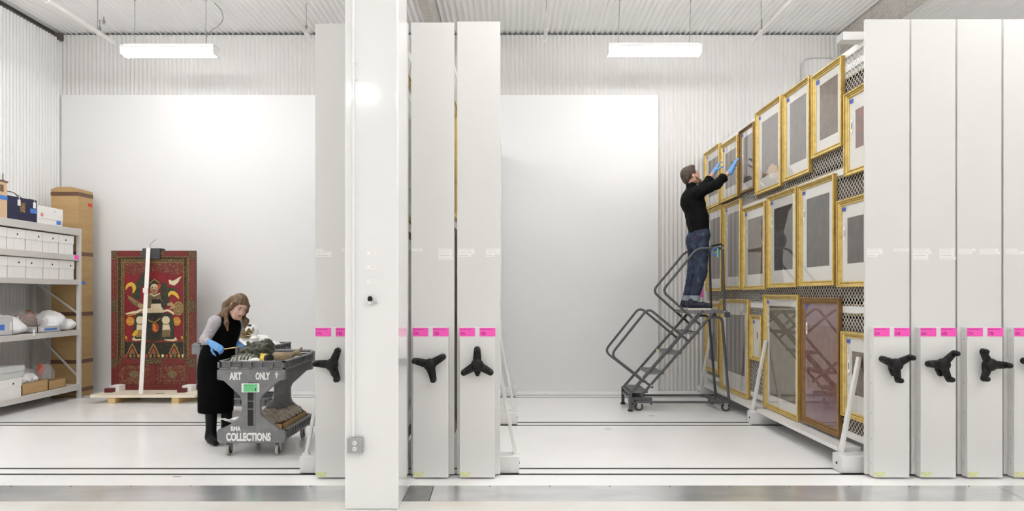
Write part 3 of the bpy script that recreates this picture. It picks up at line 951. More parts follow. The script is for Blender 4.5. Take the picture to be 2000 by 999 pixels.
rk['8'] = rack('8', 4.358, 0.376, 3.885, (165, 45, 285), 'white sliding rack marked 8A, cut by the right edge of the picture', [(-0.175, 2, (0.10, 0.16)), (0.05, 2, (0.12, 0.1))], screens=(False, False))
# ledge of rack 5 on which the lowest frames stand
for y0, y1 in ((6.06, 8.06), (8.26, 10.28)):
    MB().box(2.888, 3.10, y0, y1, 0.155, 0.19).build('ledge', 'rack_box', rk['5'], bevel=0.004)
    MB().box(3.00, 3.08, y0 - 0.1, y1 + 0.08, 0.10, 0.155).build('ledge_bracket', 'rack_box', rk['5'])

# ================================================================== framed scroll paintings
def framed(label, X, ya, yb, z0, z1, pic='pic_grey', frame='gold', mount='mat_board', fw=0.054, mw=None, side=-1, depth=0.046, tape=True, nearm=None):
    """framed picture on a screen in the plane x = X, from y = ya (near) to yb, facing the side (-1: towards -x)"""
    base = Vector((X, (ya + yb) / 2, z0))
    t = thing('framed_painting', label, 'painting', base, group='gold framed paintings on the sliding racks')
    S = side
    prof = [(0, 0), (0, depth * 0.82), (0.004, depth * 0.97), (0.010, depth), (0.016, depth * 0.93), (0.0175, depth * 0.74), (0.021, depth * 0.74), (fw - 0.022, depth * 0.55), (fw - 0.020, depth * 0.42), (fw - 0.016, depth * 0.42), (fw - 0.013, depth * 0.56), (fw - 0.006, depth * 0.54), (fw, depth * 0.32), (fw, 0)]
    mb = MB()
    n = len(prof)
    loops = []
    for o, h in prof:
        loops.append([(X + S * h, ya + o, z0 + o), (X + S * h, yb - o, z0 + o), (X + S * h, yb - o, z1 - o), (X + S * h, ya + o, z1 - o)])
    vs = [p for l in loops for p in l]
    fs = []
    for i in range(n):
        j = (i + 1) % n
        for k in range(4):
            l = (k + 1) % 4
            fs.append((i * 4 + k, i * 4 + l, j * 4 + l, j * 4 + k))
    # sides and sunk quirks take a darker tone that paints in their shade
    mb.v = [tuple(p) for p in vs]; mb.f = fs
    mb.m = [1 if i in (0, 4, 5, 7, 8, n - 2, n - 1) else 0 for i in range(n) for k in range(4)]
    mb.build('frame', [frame, {'gold': 'gold_shade'}.get(frame, 'brown_shade')], t, smooth=35)
    iy0, iy1, iz0, iz1 = ya + fw - 0.004, yb - fw + 0.004, z0 + fw - 0.004, z1 - fw + 0.004
    W, H = iy1 - iy0, iz1 - iz0
    MB().box(min(X, X + S * 0.004), max(X, X + S * 0.004), ya + 0.01, yb - 0.01, z0 + 0.01, z1 - 0.01).build('backing_board', 'kraft_back', t)
    if mw is None: mw = (0.13 * W, 0.15 * W)
    mx, mz = mw
    xm = X + S * 0.007
    # window mount: four bevelled strips round the painting
    mo = MB()
    a0, a1, b0, b1 = iy0 + (mx if nearm is None else nearm), iy1 - mx, iz0 + mz * 1.35, iz1 - mz
    xo, xi = xm + S * 0.0035, xm + S * 0.0
    O = [(xo, iy0, iz0), (xo, iy1, iz0), (xo, iy1, iz1), (xo, iy0, iz1)]
    I = [(xo, a0, b0), (xo, a1, b0), (xo, a1, b1), (xo, a0, b1)]
    J = [(xi, a0 + 0.003, b0 + 0.003), (xi, a1 - 0.003, b0 + 0.003), (xi, a1 - 0.003, b1 - 0.003), (xi, a0 + 0.003, b1 - 0.003)]
    mo.add(O + I + J, [(k, (k + 1) % 4, 4 + (k + 1) % 4, 4 + k) for k in range(4)] + [(4 + k, 4 + (k + 1) % 4, 8 + (k + 1) % 4, 8 + k) for k in range(4)])
    mo.build('mount', mount, t)
    pc = MB().box(min(X + S * 0.0045, xm - S * 0.0005), max(X + S * 0.0045, xm - S * 0.0005), a0 - 0.01, a1 + 0.01, b0 - 0.01, b1 + 0.01).build('picture', pic, t)
    xg = X + S * depth * 0.31
    MB().box(min(xg, xg + S * 0.002), max(xg, xg + S * 0.002), iy0, iy1, iz0, iz1).build('glass_pane', 'glass', t)
    if tape:
        xt = xg + S * 0.0025
        MB().box(min(xt, xt + S * 0.0006), max(xt, xt + S * 0.0006), iy1 - 0.075, iy1 - 0.015, iz1 - 0.055, iz1 - 0.02).build('blue_tape', 'blue_tape', t)
        if tape == 2:
            tg = MB().box(min(xt, xt + S * 0.0006), max(xt, xt + S * 0.0006), iy1 - 0.07, iy1 - 0.035, iz1 - 0.32, iz1 - 0.20).build('tie_on_tag', 'paper', t)
            MB().box(min(xt + S * 0.0006, xt + S * 0.0010), max(xt + S * 0.0006, xt + S * 0.0010), iy1 - 0.058, iy1 - 0.047, iz1 - 0.29, iz1 - 0.23).build('tag_mark', 'ink_black', tg)
    return t

XB = 3.066      # back plane of the frames on rack 5
XFt = XB - 0.046
def hang(xl, xr, yt, yb, label, **kw):
    """frame measured in the photograph: far (left) edge column, near (right) edge column, top and bottom rows at the far edge"""
    yfar = XFt * F / (xl - 1000)
    ynear = XFt * F / (xr - 1000) + 0.02
    ynear = max(ynear, 5.842)
    z1 = CH - (yt - HZ) * yfar / F
    z0 = max(CH - (yb - HZ) * yfar / F, 0.193)
    return framed(label, XB, ynear, yfar - 0.012, z0, z1, **kw)
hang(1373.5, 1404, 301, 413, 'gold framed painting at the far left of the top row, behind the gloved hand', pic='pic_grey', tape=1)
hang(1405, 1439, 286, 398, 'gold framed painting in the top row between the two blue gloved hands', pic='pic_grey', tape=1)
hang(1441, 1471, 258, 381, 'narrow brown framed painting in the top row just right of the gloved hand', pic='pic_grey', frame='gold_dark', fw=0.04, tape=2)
fa = hang(1473, 1524, 222, 383, 'tall gold framed painting in the top row with a painted tan reflection low down', pic='pic_grey', tape=1)
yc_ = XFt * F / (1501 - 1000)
MB().add([(XB - 0.0078, yc_ + dy, CH - (y_ - HZ) * yc_ / F) for dy, y_ in ((0.27, 360), (0.25, 345), (0.16, 335), (0.10, 324), (-0.02, 320), (-0.12, 328), (-0.19, 330), (-0.23, 348), (-0.23, 364), (0.02, 369))], [tuple(range(10))]).build('tan_reflection', 'cardboard_pale', fa)  # flat tan shape paints a reflection onto the picture
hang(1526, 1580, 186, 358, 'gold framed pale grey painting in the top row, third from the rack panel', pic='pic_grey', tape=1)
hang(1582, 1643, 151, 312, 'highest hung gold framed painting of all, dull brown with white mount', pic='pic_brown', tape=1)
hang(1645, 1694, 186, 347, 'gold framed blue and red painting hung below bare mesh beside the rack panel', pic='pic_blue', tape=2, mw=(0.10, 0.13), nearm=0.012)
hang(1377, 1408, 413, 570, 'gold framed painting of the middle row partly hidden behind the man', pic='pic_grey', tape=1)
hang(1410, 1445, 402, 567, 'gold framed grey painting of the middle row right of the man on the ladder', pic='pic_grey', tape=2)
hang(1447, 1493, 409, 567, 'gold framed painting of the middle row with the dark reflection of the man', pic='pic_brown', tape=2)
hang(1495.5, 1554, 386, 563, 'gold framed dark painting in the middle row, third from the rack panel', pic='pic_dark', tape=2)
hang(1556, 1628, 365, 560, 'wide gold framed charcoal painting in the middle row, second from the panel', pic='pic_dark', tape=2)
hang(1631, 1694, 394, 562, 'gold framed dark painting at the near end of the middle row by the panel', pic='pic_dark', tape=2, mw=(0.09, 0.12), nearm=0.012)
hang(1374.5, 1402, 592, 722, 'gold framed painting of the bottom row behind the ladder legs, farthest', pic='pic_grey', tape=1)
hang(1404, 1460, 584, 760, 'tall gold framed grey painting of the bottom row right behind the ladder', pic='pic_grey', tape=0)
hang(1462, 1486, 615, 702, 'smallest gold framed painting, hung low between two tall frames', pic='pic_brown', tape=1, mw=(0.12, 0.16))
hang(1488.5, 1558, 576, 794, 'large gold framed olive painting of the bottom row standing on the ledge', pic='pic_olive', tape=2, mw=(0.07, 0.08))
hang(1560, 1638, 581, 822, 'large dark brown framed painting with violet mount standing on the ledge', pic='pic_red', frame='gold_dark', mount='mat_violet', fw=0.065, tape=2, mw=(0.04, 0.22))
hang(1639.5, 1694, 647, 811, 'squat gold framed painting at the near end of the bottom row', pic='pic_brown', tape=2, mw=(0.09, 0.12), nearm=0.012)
# frames on other faces, glimpsed through the mesh and the gaps between racks
xr5 = 3.185 - 0.100
PIC = ('pic_red', 'pic_dark', 'pic_brown')
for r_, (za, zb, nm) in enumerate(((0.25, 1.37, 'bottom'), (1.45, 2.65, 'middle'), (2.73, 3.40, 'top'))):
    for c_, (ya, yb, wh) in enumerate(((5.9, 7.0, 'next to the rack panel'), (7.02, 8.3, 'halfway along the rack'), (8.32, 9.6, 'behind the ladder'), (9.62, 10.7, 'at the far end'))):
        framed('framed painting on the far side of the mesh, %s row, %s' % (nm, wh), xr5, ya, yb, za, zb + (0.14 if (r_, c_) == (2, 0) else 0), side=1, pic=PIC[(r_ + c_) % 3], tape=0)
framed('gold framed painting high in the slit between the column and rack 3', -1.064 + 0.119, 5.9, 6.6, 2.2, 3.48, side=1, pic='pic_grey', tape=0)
framed('shade-black framed painting low in the slit between the column and rack 3', -1.064 + 0.119, 5.9, 6.6, 0.3, 2.1, side=1, pic='pic_dark', frame='steel_dark', tape=0)  # low frames in both left slits blackened to paint in the gap's shade
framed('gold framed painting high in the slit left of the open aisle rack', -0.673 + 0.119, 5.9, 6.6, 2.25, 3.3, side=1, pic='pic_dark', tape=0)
framed('shade-black framed painting low in the slit left of the open aisle rack', -0.673 + 0.119, 5.9, 6.6, 0.3, 2.15, side=1, pic='pic_dark', frame='steel_dark', tape=0)
for b_, wh in (('6', 'right after the gold frame rack'), ('7', 'amid the four right racks'), ('8', 'nearest the right picture edge')):  # added unseen frames that block light so the slits stay dark
    for za, zb, nm in ((0.3, 1.9, 'low'), (1.95, 3.5, 'high')):
        framed('added light-blocking framed painting %s in the slit %s' % (nm, wh), rk[b_].location.x - 0.119, 5.9, 6.7, za, zb, side=-1, pic='pic_dark', frame='steel_dark', tape=0)
# pink tag on the far end of the rack
pt = at(1368, 573, 10.5)
t = thing('hanging_tag', 'bright pink tag hanging on the far end of the gold frame rack', 'tag', (pt.x, 10.5, pt.z - 0.07))
MB().box(pt.x - 0.035, pt.x + 0.035, 10.498, 10.502, pt.z - 0.065, pt.z + 0.065).build('card', 'pink', t)
MB().tube([(pt.x, 10.5, pt.z + 0.065), (pt.x + 0.02, 10.5, pt.z + 0.12), (3.0, 10.52, pt.z + 0.14), (3.075, 10.52, pt.z + 0.14)], 0.004, 6).build('hook_wire', 'wire_grey', t)
# ================================================================== rolling safety ladder
LY = (9.03, 9.63)
def lp(x, y):
    """side-view point of the ladder, read off its near side"""
    p = at(x, y, LY[0])
    return p.x, p.z
lad = thing('rolling_ladder', 'dark grey steel rolling ladder with handrails under the man', 'ladder', (2.2, 9.33, 0))
R = 0.0165
def side_tube(name, pts, r=R, rad=0.09, ys=LY, mt='ladder_grey', parent=lad):
    for y in ys:
        MB().tube(rounded([(a, y, b) for a, b in pts], rad, 6), r, 10).build(name, mt, parent, smooth=50)
side_tube('lower_handrail', [lp(1275, 758), lp(1193, 694), lp(1266, 602), lp(1347, 669)], rad=0.09)
side_tube('upper_handrail', [lp(1411, 485), lp(1362, 485), lp(1293, 569), lp(1370, 637)], rad=0.09)
side_tube('guard_post', [lp(1411, 478), lp(1415, 610)], rad=0.01)
side_tube('front_stringer', [lp(1229, 772), lp(1373, 607)], r=0.018, rad=0.01)
side_tube('rear_stringer', [lp(1252, 774), lp(1396, 609)], r=0.018, rad=0.01)
side_tube('rear_leg', [lp(1386, 620), lp(1410, 620), lp(1424, 786)], r=0.018, rad=0.07)
side_tube('base_tube', [lp(1240, 786), lp(1423, 786)], r=0.016, rad=0.01)
yn, yf = LY
# treads
x0, z0 = lp(1231, 770.7); x1, z1 = lp(1372.7, 608)
for i, yy in enumerate((764, 727.5, 688.5, 649)):
    z = lp(0, yy)[1]
    xx = x0 + (x1 - x0) * (z - z0) / (z1 - z0)
    tr_ = MB().box(xx - 0.02, xx + 0.195, yn, yf, z - 0.03, z).build('tread', 'tread_grey', lad, bevel=0.004)
    for k in range(6):
        MB().box(xx + 0.005 + k * 0.03, xx + 0.015 + k * 0.03, yn + 0.02, yf - 0.02, z, z + 0.004).build('grip_rib', 'tread_grey', tr_)
    if i in (2, 3):
        MB().box(xx - 0.024, xx - 0.0195, yf - 0.22, yf - 0.05, z - 0.028, z - 0.004).build('yellow_strip', 'sticker_yellow', tr_)
PZ = lp(0, 607)[1]
pa, pb = lp(1340, 0)[0], lp(1420, 0)[0]
MB().box(pa, pb, yn - 0.015, yf + 0.015, PZ - 0.04, PZ).build('platform', 'tread_grey', lad, bevel=0.004)
for y in LY:
    MB().box(pb - 0.03, pb + 0.03, y - 0.03, y + 0.03, PZ - 0.09, PZ - 0.02).build('platform_bracket', 'ladder_grey', lad)
# rails across
gx, gz = lp(1411, 485)
MB().tube([(gx, yn, gz), (gx, yf, gz)], R, 10).build('top_cross_rail', 'ladder_grey', lad, smooth=50)
for (xx, zz) in (lp(1423, 786), lp(1402, 786), lp(1241, 786)):
    MB().box(xx - 0.02, xx + 0.02, yn, yf, zz - 0.02, zz + 0.02).build('base_cross_bar', 'ladder_grey', lad)
for y in LY:
    for (px_, py_) in ((1411, 485), (1415, 609), (1354, 622), (1369, 635), (1253, 738), (1271, 754)):
        a, b = lp(px_, py_)
        MB().lathe([(0.012, 0), (0.011, 0.006)], (a, y - 0.017, b), (0, -1, 0), 10).build('bolt', 'zinc', lad)
# front frame on feet, with the pedal works
fx, fz = lp(1231, 772)
for y in LY:
    lg = MB().box(fx - 0.02, fx + 0.02, y - 0.02, y + 0.02, 0.02, fz + 0.03).build('front_leg', 'ladder_grey', lad)
    MB().lathe([(0.034, 0.0), (0.034, 0.02), (0.02, 0.028)], (fx, y, 0.0), (0, 0, 1), 14).build('rubber_foot', 'rubber', lg)
MB().box(fx - 0.01, fx + 0.20, yn - 0.01, yf + 0.01, fz - 0.07, fz - 0.03).build('front_crossmember', 'ladder_grey', lad)
for y in LY:
    MB().prism([(0, 0), (0.24, 0), (0.24, -0.10), (0.215, -0.10), (0.21, -0.05), (0, -0.06)], (fx + 0.05, y, fz - 0.03), (1, 0, 0), (0, 0, 1), (0, 0.006, 0)).build('pedal_bracket', 'ladder_grey', lad)
MB().bar((fx, yn, 0.19), (fx, yf, 0.08), 0.012, 0.012).build('pedal_link', 'ladder_grey', lad)
MB().bar((fx, yn, fz + 0.02), (fx, yf, fz + 0.02), 0.025, 0.025).build('front_top_bar', 'ladder_grey', lad)
def caster(parent, x, y, r=0.058, fork_up=0.07):
    w = MB().lathe([(r - 0.022, -0.014), (r - 0.004, -0.015), (r, -0.009), (r, 0.009), (r - 0.004, 0.015), (r - 0.022, 0.014)], (x, y, r), (0, 1, 0), 22).build('caster_wheel', 'rubber', parent, smooth=40)
    MB().lathe([(r - 0.02, -0.016), (r - 0.02, 0.016)], (x, y, r), (0, 1, 0), 18).build('wheel_hub', 'wheel_grey', w, smooth=40)
    mb = MB()
    for s in (-1, 1):
        mb.prism([(-0.028, fork_up), (0.032, fork_up), (0.012, -0.012), (-0.008, -0.012)], (x, y + s * 0.02, r), (1, 0, 0), (0, 0, 1), (0, s * 0.004, 0))
    mb.box(x - 0.028, x + 0.032, y - 0.026, y + 0.026, r + fork_up - 0.006, r + fork_up + 0.006)
    mb.lathe([(0.007, -0.028), (0.007, 0.028)], (x, y, r), (0, 1, 0), 8)
    mb.build('caster_fork', 'zinc', parent)
cxx = lp(1417, 0)[0]
for y in LY:
    caster(lad, cxx, y, 0.055, 0.05)
    caster(lad, lp(1249, 0)[0], y + (0.05 if y == LY[0] else -0.05), 0.055, 0.045)
# clamp and blue-green carabiner on the top rail
a, b = lp(1396, 486)
cl = thing('carabiner', 'blue and green carabiner hanging from the ladder top rail', 'carabiner', (a, yn, b - 0.1))
MB().tube([(a + 0.045 * math.cos(q), yn - 0.03, b - 0.045 + 0.05 * math.sin(q)) for q in [2 * math.pi * k / 18 for k in range(18)]], 0.008, 8, closed=True).build('ring', 'tape_blue', cl, smooth=60)
M['clip_green'] = M['green_card']
MB().box(a + 0.02, a + 0.036, yn - 0.042, yn - 0.026, b - 0.12, b - 0.0).build('green_tab', 'green_card', cl, bevel=0.003)
mb = MB()
mb.tube([(a - 0.06, yn + 0.02, b + 0.015), (a - 0.02, yn + 0.01, b + 0.04), (a + 0.03, yn, b + 0.05), (a + 0.085, yn, b + 0.06), (a + 0.10, yn, b + 0.02)], 0.012, 8)
mb.build('rail_clamp', 'black_plastic', lad, smooth=60)
# ================================================================== plastic utility carts
def cart_tray(mb_rim, z0, z1, hw, y0, y1, nx, ny, wall=0.034, rib=0.024):
    """tray: floor, thin inner wall, top lip and outer ribs that leave recessed cells"""
    m = mb_rim
    m.box(-hw + 0.01, hw - 0.01, y0 + 0.01, y1 - 0.01, z0, z0 + 0.02)
    for (xa, xb, ya, yb) in ((-hw + rib, -hw + wall, y0 + rib, y1 - rib), (hw - wall, hw - rib, y0 + rib, y1 - rib), (-hw + rib, hw - rib, y0 + rib, y0 + wall), (-hw + rib, hw - rib, y1 - wall, y1 - rib)):
        m.box(xa, xb, ya, yb, z0, z1 - 0.004)
    t = 0.012
    m.box(-hw, hw, y0, y0 + wall, z1 - t, z1); m.box(-hw, hw, y1 - wall, y1, z1 - t, z1)
    m.box(-hw, -hw + wall, y0, y1, z1 - t, z1); m.box(hw - wall, hw, y0, y1, z1 - t, z1)
    m.box(-hw, hw, y0, y0 + rib, z0, z0 + 0.012); m.box(-hw, hw, y1 - rib, y1, z0, z0 + 0.012)
    m.box(-hw, -hw + rib, y0, y1, z0, z0 + 0.012); m.box(hw - rib, hw, y0, y1, z0, z0 + 0.012)
    for i in range(nx + 1):
        x = -hw + 0.02 + (2 * hw - 0.04) * i / nx
        m.box(x - 0.005, x + 0.005, y0, y0 + rib, z0, z1 - t); m.box(x - 0.005, x + 0.005, y1 - rib, y1, z0, z1 - t)
    for i in range(ny + 1):
        y = y0 + 0.02 + (y1 - y0 - 0.04) * i / ny
        m.box(-hw, -hw + rib, y - 0.005, y + 0.005, z0, z1 - t); m.box(hw - rib, hw, y - 0.005, y + 0.005, z0, z1 - t)
    return m

def utility_cart(label, loc, rotz, marks):
    t = thing('utility_cart', label, 'cart', loc, rotz, group='grey utility carts')
    HW, L = 0.325, 0.93
    kw = dict(world=False)
    cart_tray(MB(), 0.832, 0.912, HW, 0.0, L, 6, 12).build('top_tray', 'cart_grey', t, **kw)
    cart_tray(MB(), 0.155, 0.25, HW, 0.03, L - 0.01, 6, 11).build('lower_tray', 'cart_grey', t, **kw)
    # waisted end posts, each with a deep channel
    outline = [(-HW, 0.832), (-HW, 0.735), (-0.26, 0.722), (-0.105, 0.578), (-0.088, 0.54), (-0.088, 0.425), (-0.105, 0.385), (-0.255, 0.262), (-HW, 0.245), (-HW, 0.15), (-HW + 0.02, 0.128)]
    outline = outline + [(-x, z) for x, z in reversed(outline)]
    for y, s in ((0.0, 1), (L, -1)):
        p = MB().prism(outline, (0, y, 0), (1, 0, 0), (0, 0, 1), (0, s * 0.055, 0))
        post = p.build('end_post', 'cart_grey', t, bevel=0.008, **kw)
        ch = MB().box(-0.03, 0.03, y - s * 0.002, y + s * 0.03, 0.295, 0.705)
        ch.build('channel', 'rubber', post, **kw)
        mb = MB()
        for x in (-0.034, 0.034):
            mb.box(x - 0.006, x + 0.006, y - s * 0.006, y, 0.29, 0.71)
        for z in (0.29, 0.455, 0.53, 0.71):
            mb.box(-0.034, 0.034, y - s * 0.005, y, z - 0.004, z + 0.004)
        mb.build('channel_rib', 'cart_grey', post, **kw)
        if s == 1:
            for x in (-0.155, 0.125):
                MB().box(x - 0.04, x + 0.04, y - 0.004, y + 0.02, 0.828, 0.858).build('tray_latch', 'cart_grey', post, **kw)
    for x in (-0.2, 0.2):
        MB().box(x - 0.02, x + 0.02, 0.05, L - 0.05, 0.79, 0.832).build('tray_beam', 'cart_grey', t, **kw)
    # push handle at the far end
    pts = rounded([(-HW + 0.03, L - 0.02, 0.90), (-HW + 0.03, L + 0.09, 0.925), (HW - 0.03, L + 0.09, 0.925), (HW - 0.03, L - 0.02, 0.90)], 0.05, 5)
    MB().tube(pts, 0.016, 10).build('push_handle', 'cart_grey', t, smooth=60, **kw)
    for s in (-1, 1):
        MB().box(s * HW - 0.04 if s > 0 else -HW, s * HW if s > 0 else -HW + 0.04, L - 0.01, L + 0.10, 0.80, 0.925).build('handle_socket', 'cart_grey', t, bevel=0.01, **kw)
    # casters
    r = 0.057
    for x in (-0.235, 0.235):
        for y in (0.075, L - 0.08):
            w = MB().lathe([(r - 0.018, -0.013), (r - 0.004, -0.014), (r, -0.008), (r, 0.008), (r - 0.004, 0.014), (r - 0.018, 0.013)], (x, y, r), (1, 0, 0), 22).build('caster_wheel', 'wheel_grey', t, smooth=40, **kw)
            MB().lathe([(r - 0.016, -0.015), (r - 0.016, 0.015)], (x, y, r), (1, 0, 0), 18).build('wheel_hub', 'rubber', w, smooth=40, **kw)
            mb = MB()
            for s in (-1, 1):
                mb.prism([(-0.03, 0.075), (0.03, 0.075), (0.012, -0.012), (-0.012, -0.012)], (x + s * 0.019, y, r), (0, 1, 0), (0, 0, 1), (s * 0.005, 0, 0))
            mb.box(x - 0.026, x + 0.026, y - 0.032, y + 0.032, r + 0.068, r + 0.08)
            mb.build('caster_fork', 'zinc', t, **kw)
    if marks:
        yq = -0.0012
        for tx, x, z, w, h in (('ART', -0.205, 0.733, 0.118, 0.072), ('ONLY', 0.045, 0.733, 0.138, 0.072), ('RMA', -0.190, 0.243, 0.095, 0.048), ('COLLECTIONS', -0.235, 0.148, 0.425, 0.082)):
            o = lettering(tx, 'paint_white', t, (x, yq, z), w, h, world=False)
            o['label'] = 'white stencilled lettering ' + tx
        MB().prism([(-0.005, -0.03), (0.005, -0.03), (0.006, 0.0), (0.02, 0.002), (0.02, 0.010), (0.006, 0.010), (0.006, 0.03), (-0.006, 0.03), (-0.006, 0.012), (-0.016, 0.010), (-0.016, 0.002), (-0.006, 0.0)],
                   (0.245, 0.0, 0.78), (1, 0, 0), (0, 0, 1), (0, -0.0012, 0)).build('stencil_mark', 'paint_white', t, **kw)
        cd_ = MB().box(-0.085, 0.085, -0.009, -0.006, 0.615, 0.70).build('label_card', 'paper', t, **kw)
        MB().box(-0.066, 0.066, -0.0096, -0.009, 0.62, 0.694).build('green_card', 'green_card', cd_, bevel=0.006, **kw)
        lettering('Object Cart', 'ink_black', cd_, (-0.058, -0.0102, 0.674), 0.075, 0.012, world=False)
        lettering('1', 'ink_black', cd_, (0.045, -0.0102, 0.63), 0.009, 0.024, world=False)
    return t
CX, CY = -2.487, 6.50
cart = utility_cart('grey plastic utility cart stencilled ART ONLY and RMA COLLECTIONS, beside the woman', (CX, CY, 0), 0.0, True)
cart2 = utility_cart('grey plastic utility cart standing crosswise behind the woman', (-2.95, 8.80, 0), math.pi / 2, False)

# ---- on the first cart
TZ = 0.853
MB_pad = MB().box(CX - 0.285, CX + 0.285, CY + 0.035, CY + 0.89, TZ, TZ + 0.028)
tag(MB_pad.build('foam_pad', 'foam_white', bevel=0.006), 'white foam sheet lining the top tray of the lettered cart', 'foam sheet')
PZ2 = TZ + 0.028
def on_cart(x, y, D):
    return at(x, y, D)
# dark bronze figure lying on the foam: a curled animal with a rounded back and a lowered head
b0 = on_cart(500, 683, 6.95)
prims = [ell((b0.x + 0.02, 6.97, PZ2 + 0.085), (0.145, 0.12, 0.10)), ell((b0.x + 0.10, 6.98, PZ2 + 0.10), (0.075, 0.08, 0.115)), ell((b0.x - 0.10, 6.93, PZ2 + 0.06), (0.08, 0.07, 0.07)),
         cap((b0.x - 0.06, 6.96, PZ2 + 0.13), (b0.x - 0.09, 6.98, PZ2 + 0.178), 0.03, 0.012, 0.03), cap((b0.x + 0.08, 6.90, PZ2 + 0.03), (b0.x + 0.16, 6.86, PZ2 + 0.03), 0.032, 0.026), cap((b0.x - 0.12, 6.88, PZ2 + 0.04), (b0.x - 0.19, 6.85, PZ2 + 0.03), 0.03, 0.022)]
fig = organic('bronze_animal', prims, 0.007, 'bronze', floor_z=PZ2, wob=(0.006, 0.085))
tag(fig, 'dark green bronze animal lying on the cart tray', 'sculpture')
# silvery ribbed fragment: a clawed hand-like casting
s0 = on_cart(478, 697, 6.72)
sv = thing('metal_casting', 'silvery ribbed metal casting at the near left of the cart tray', 'metalwork', (s0.x, 6.72, PZ2))
pr = []
for k in range(6):
    xx = s0.x - 0.09 + k * 0.034
    hgt = 0.075 - 0.004 * abs(k - 3) ** 1.5
    pts = [(xx - 0.01, 6.64, PZ2 + 0.014), (xx, 6.665, PZ2 + hgt * 0.75), (xx + 0.008, 6.72, PZ2 + hgt), (xx + 0.015, 6.79, PZ2 + hgt * 0.8)]
    for a, b in zip(pts[:-1], pts[1:]):
        pr.append(cap(a, b, 0.013, 0.014, 0.008))
pr.append(ell((s0.x, 6.77, PZ2 + 0.035), (0.11, 0.055, 0.04), k=0.015))
organic('ribbed_shell', pr, 0.005, 'silver_old', sv, floor_z=PZ2)
organic('pale_wrapping', [ell((s0.x + 0.125, 6.66, PZ2 + 0.022), (0.05, 0.045, 0.026)), ell((s0.x + 0.03, 6.61, PZ2 + 0.012), (0.07, 0.03, 0.016))], 0.006, 'foam_white', sv, floor_z=PZ2)
# black tube with a yellow wrapped end
k0 = on_cart(530, 698.5, 6.66)
kt = thing('cardboard_tube', 'black ended roll with a yellow torn wrapper on the cart tray', 'roll', (k0.x, 6.66, PZ2))
axv = Vector((-0.75, 0.66, 0.0)).normalized()
c0 = Vector((k0.x, 6.63, PZ2 + 0.042))
MB().lathe([(0.040, 0.0), (0.042, 0.003), (0.042, 0.05)], c0, axv, 24).build('black_end', 'rubber', kt, smooth=40)
MB().lathe([(0.0425, 0.05), (0.0425, 0.105), (0.040, 0.13)], c0, axv, 24).build('yellow_wrapper', 'tape_yellow', kt, smooth=40)
MB().prism([(0, 0), (0.05, 0.012), (0.085, 0.03), (0.05, 0.032), (0.02, 0.04)], c0 + axv * 0.11 + Vector((0, -0.02, 0.01)), axv, (0, 0, 1), (0, 0.004, 0)).build('torn_flap', 'tape_yellow', kt)
# curved horn
h0 = on_cart(545, 694, 6.85)
PZh = PZ2
pts = [(h0.x - 0.03, 6.86, PZ2 + 0.045), (h0.x + 0.03, 6.87, PZ2 + 0.042), (h0.x + 0.09, 6.90, PZ2 + 0.044), (h0.x + 0.145, 6.95, PZ2 + 0.070), (h0.x + 0.18, 7.0, PZ2 + 0.115)]
pr = [cap(pts[i], pts[i + 1], (0.044, 0.041, 0.036, 0.024)[i], (0.041, 0.036, 0.024, 0.012)[i], 0.01) for i in range(4)]
pr += [cap(pts[3], (h0.x + 0.19, 6.96, PZ2 + 0.045), 0.02, 0.010, 0.01)]
hn = organic('curved_horn', pr, 0.006, 'horn', floor_z=PZ2)
tag(hn, 'tan curved horn with a forked tip at the right of the cart tray', 'horn')

# ---- on the lower tray: a cardboard tray with crumpled wrapping
q = thing('packing_tray', 'low cardboard tray heaped with crumpled clear wrapping on the cart lower shelf', 'cardboard tray', (CX + 0.08, CY + 0.45, 0.176))
bx0, bx1, by0, by1, bz = CX - 0.20, CX + 0.27, CY + 0.10, CY + 0.85, 0.176
mb = MB().box(bx0, bx1, by0, by1, bz, bz + 0.006)
for a in ((bx0, bx0 + 0.006, by0, by1), (bx1 - 0.006, bx1, by0, by1), (bx0, bx1, by0, by0 + 0.006), (bx0, bx1, by1 - 0.006, by1)):
    mb.box(*a, bz, bz + 0.115)
mb.build('tray', 'cardboard', q)
pr = [ell((CX + 0.0, CY + 0.3, bz + 0.10), (0.17, 0.18, 0.05)), ell((CX + 0.11, CY + 0.5, bz + 0.12), (0.14, 0.25, 0.06)), ell((CX - 0.06, CY + 0.6, bz + 0.12), (0.12, 0.2, 0.05)), ell((CX + 0.17, CY + 0.74, bz + 0.13), (0.08, 0.1, 0.06))]
mat('crumple', (0.50, 0.44, 0.36), 0.35, spec=0.6, noise=((10, 5, 20), (0.36, 0.28, 0.19), 0.4, 0.7), bump=(22, 0.9, 0.02))
organic('crumpled_wrapping', pr, 0.009, 'crumple', q, wob=(0.009, 0.075), relax=0)
ps = organic('foam_scrap', [ell((CX - 0.22, CY + 0.33, 0.29), (0.12, 0.07, 0.03)), cap((CX - 0.27, CY + 0.22, 0.30), (CX - 0.36, CY + 0.15, 0.335), 0.02, 0.006), cap((CX - 0.25, CY + 0.3, 0.28), (CX - 0.27, CY + 0.3, 0.19), 0.03, 0.03)], 0.007, 'bag_white', wob=(0.004, 0.07))
tag(ps, 'white crumpled foam scrap sticking out of the cart lower tray, at left', 'foam scrap')
wb = MB().prism([(0, 0), (0.09, 0), (0.11, 0.03), (0.09, 0.075), (0, 0.06)], (CX - 0.24, CY + 0.07, 0.176), (1, 0, 0), (0, 0, 1), (0, 0.10, 0)).build('wood_block', 'pine', bevel=0.008)
tag(wb, 'small orange brown wooden block at the left end of the cart lower tray', 'wood block')

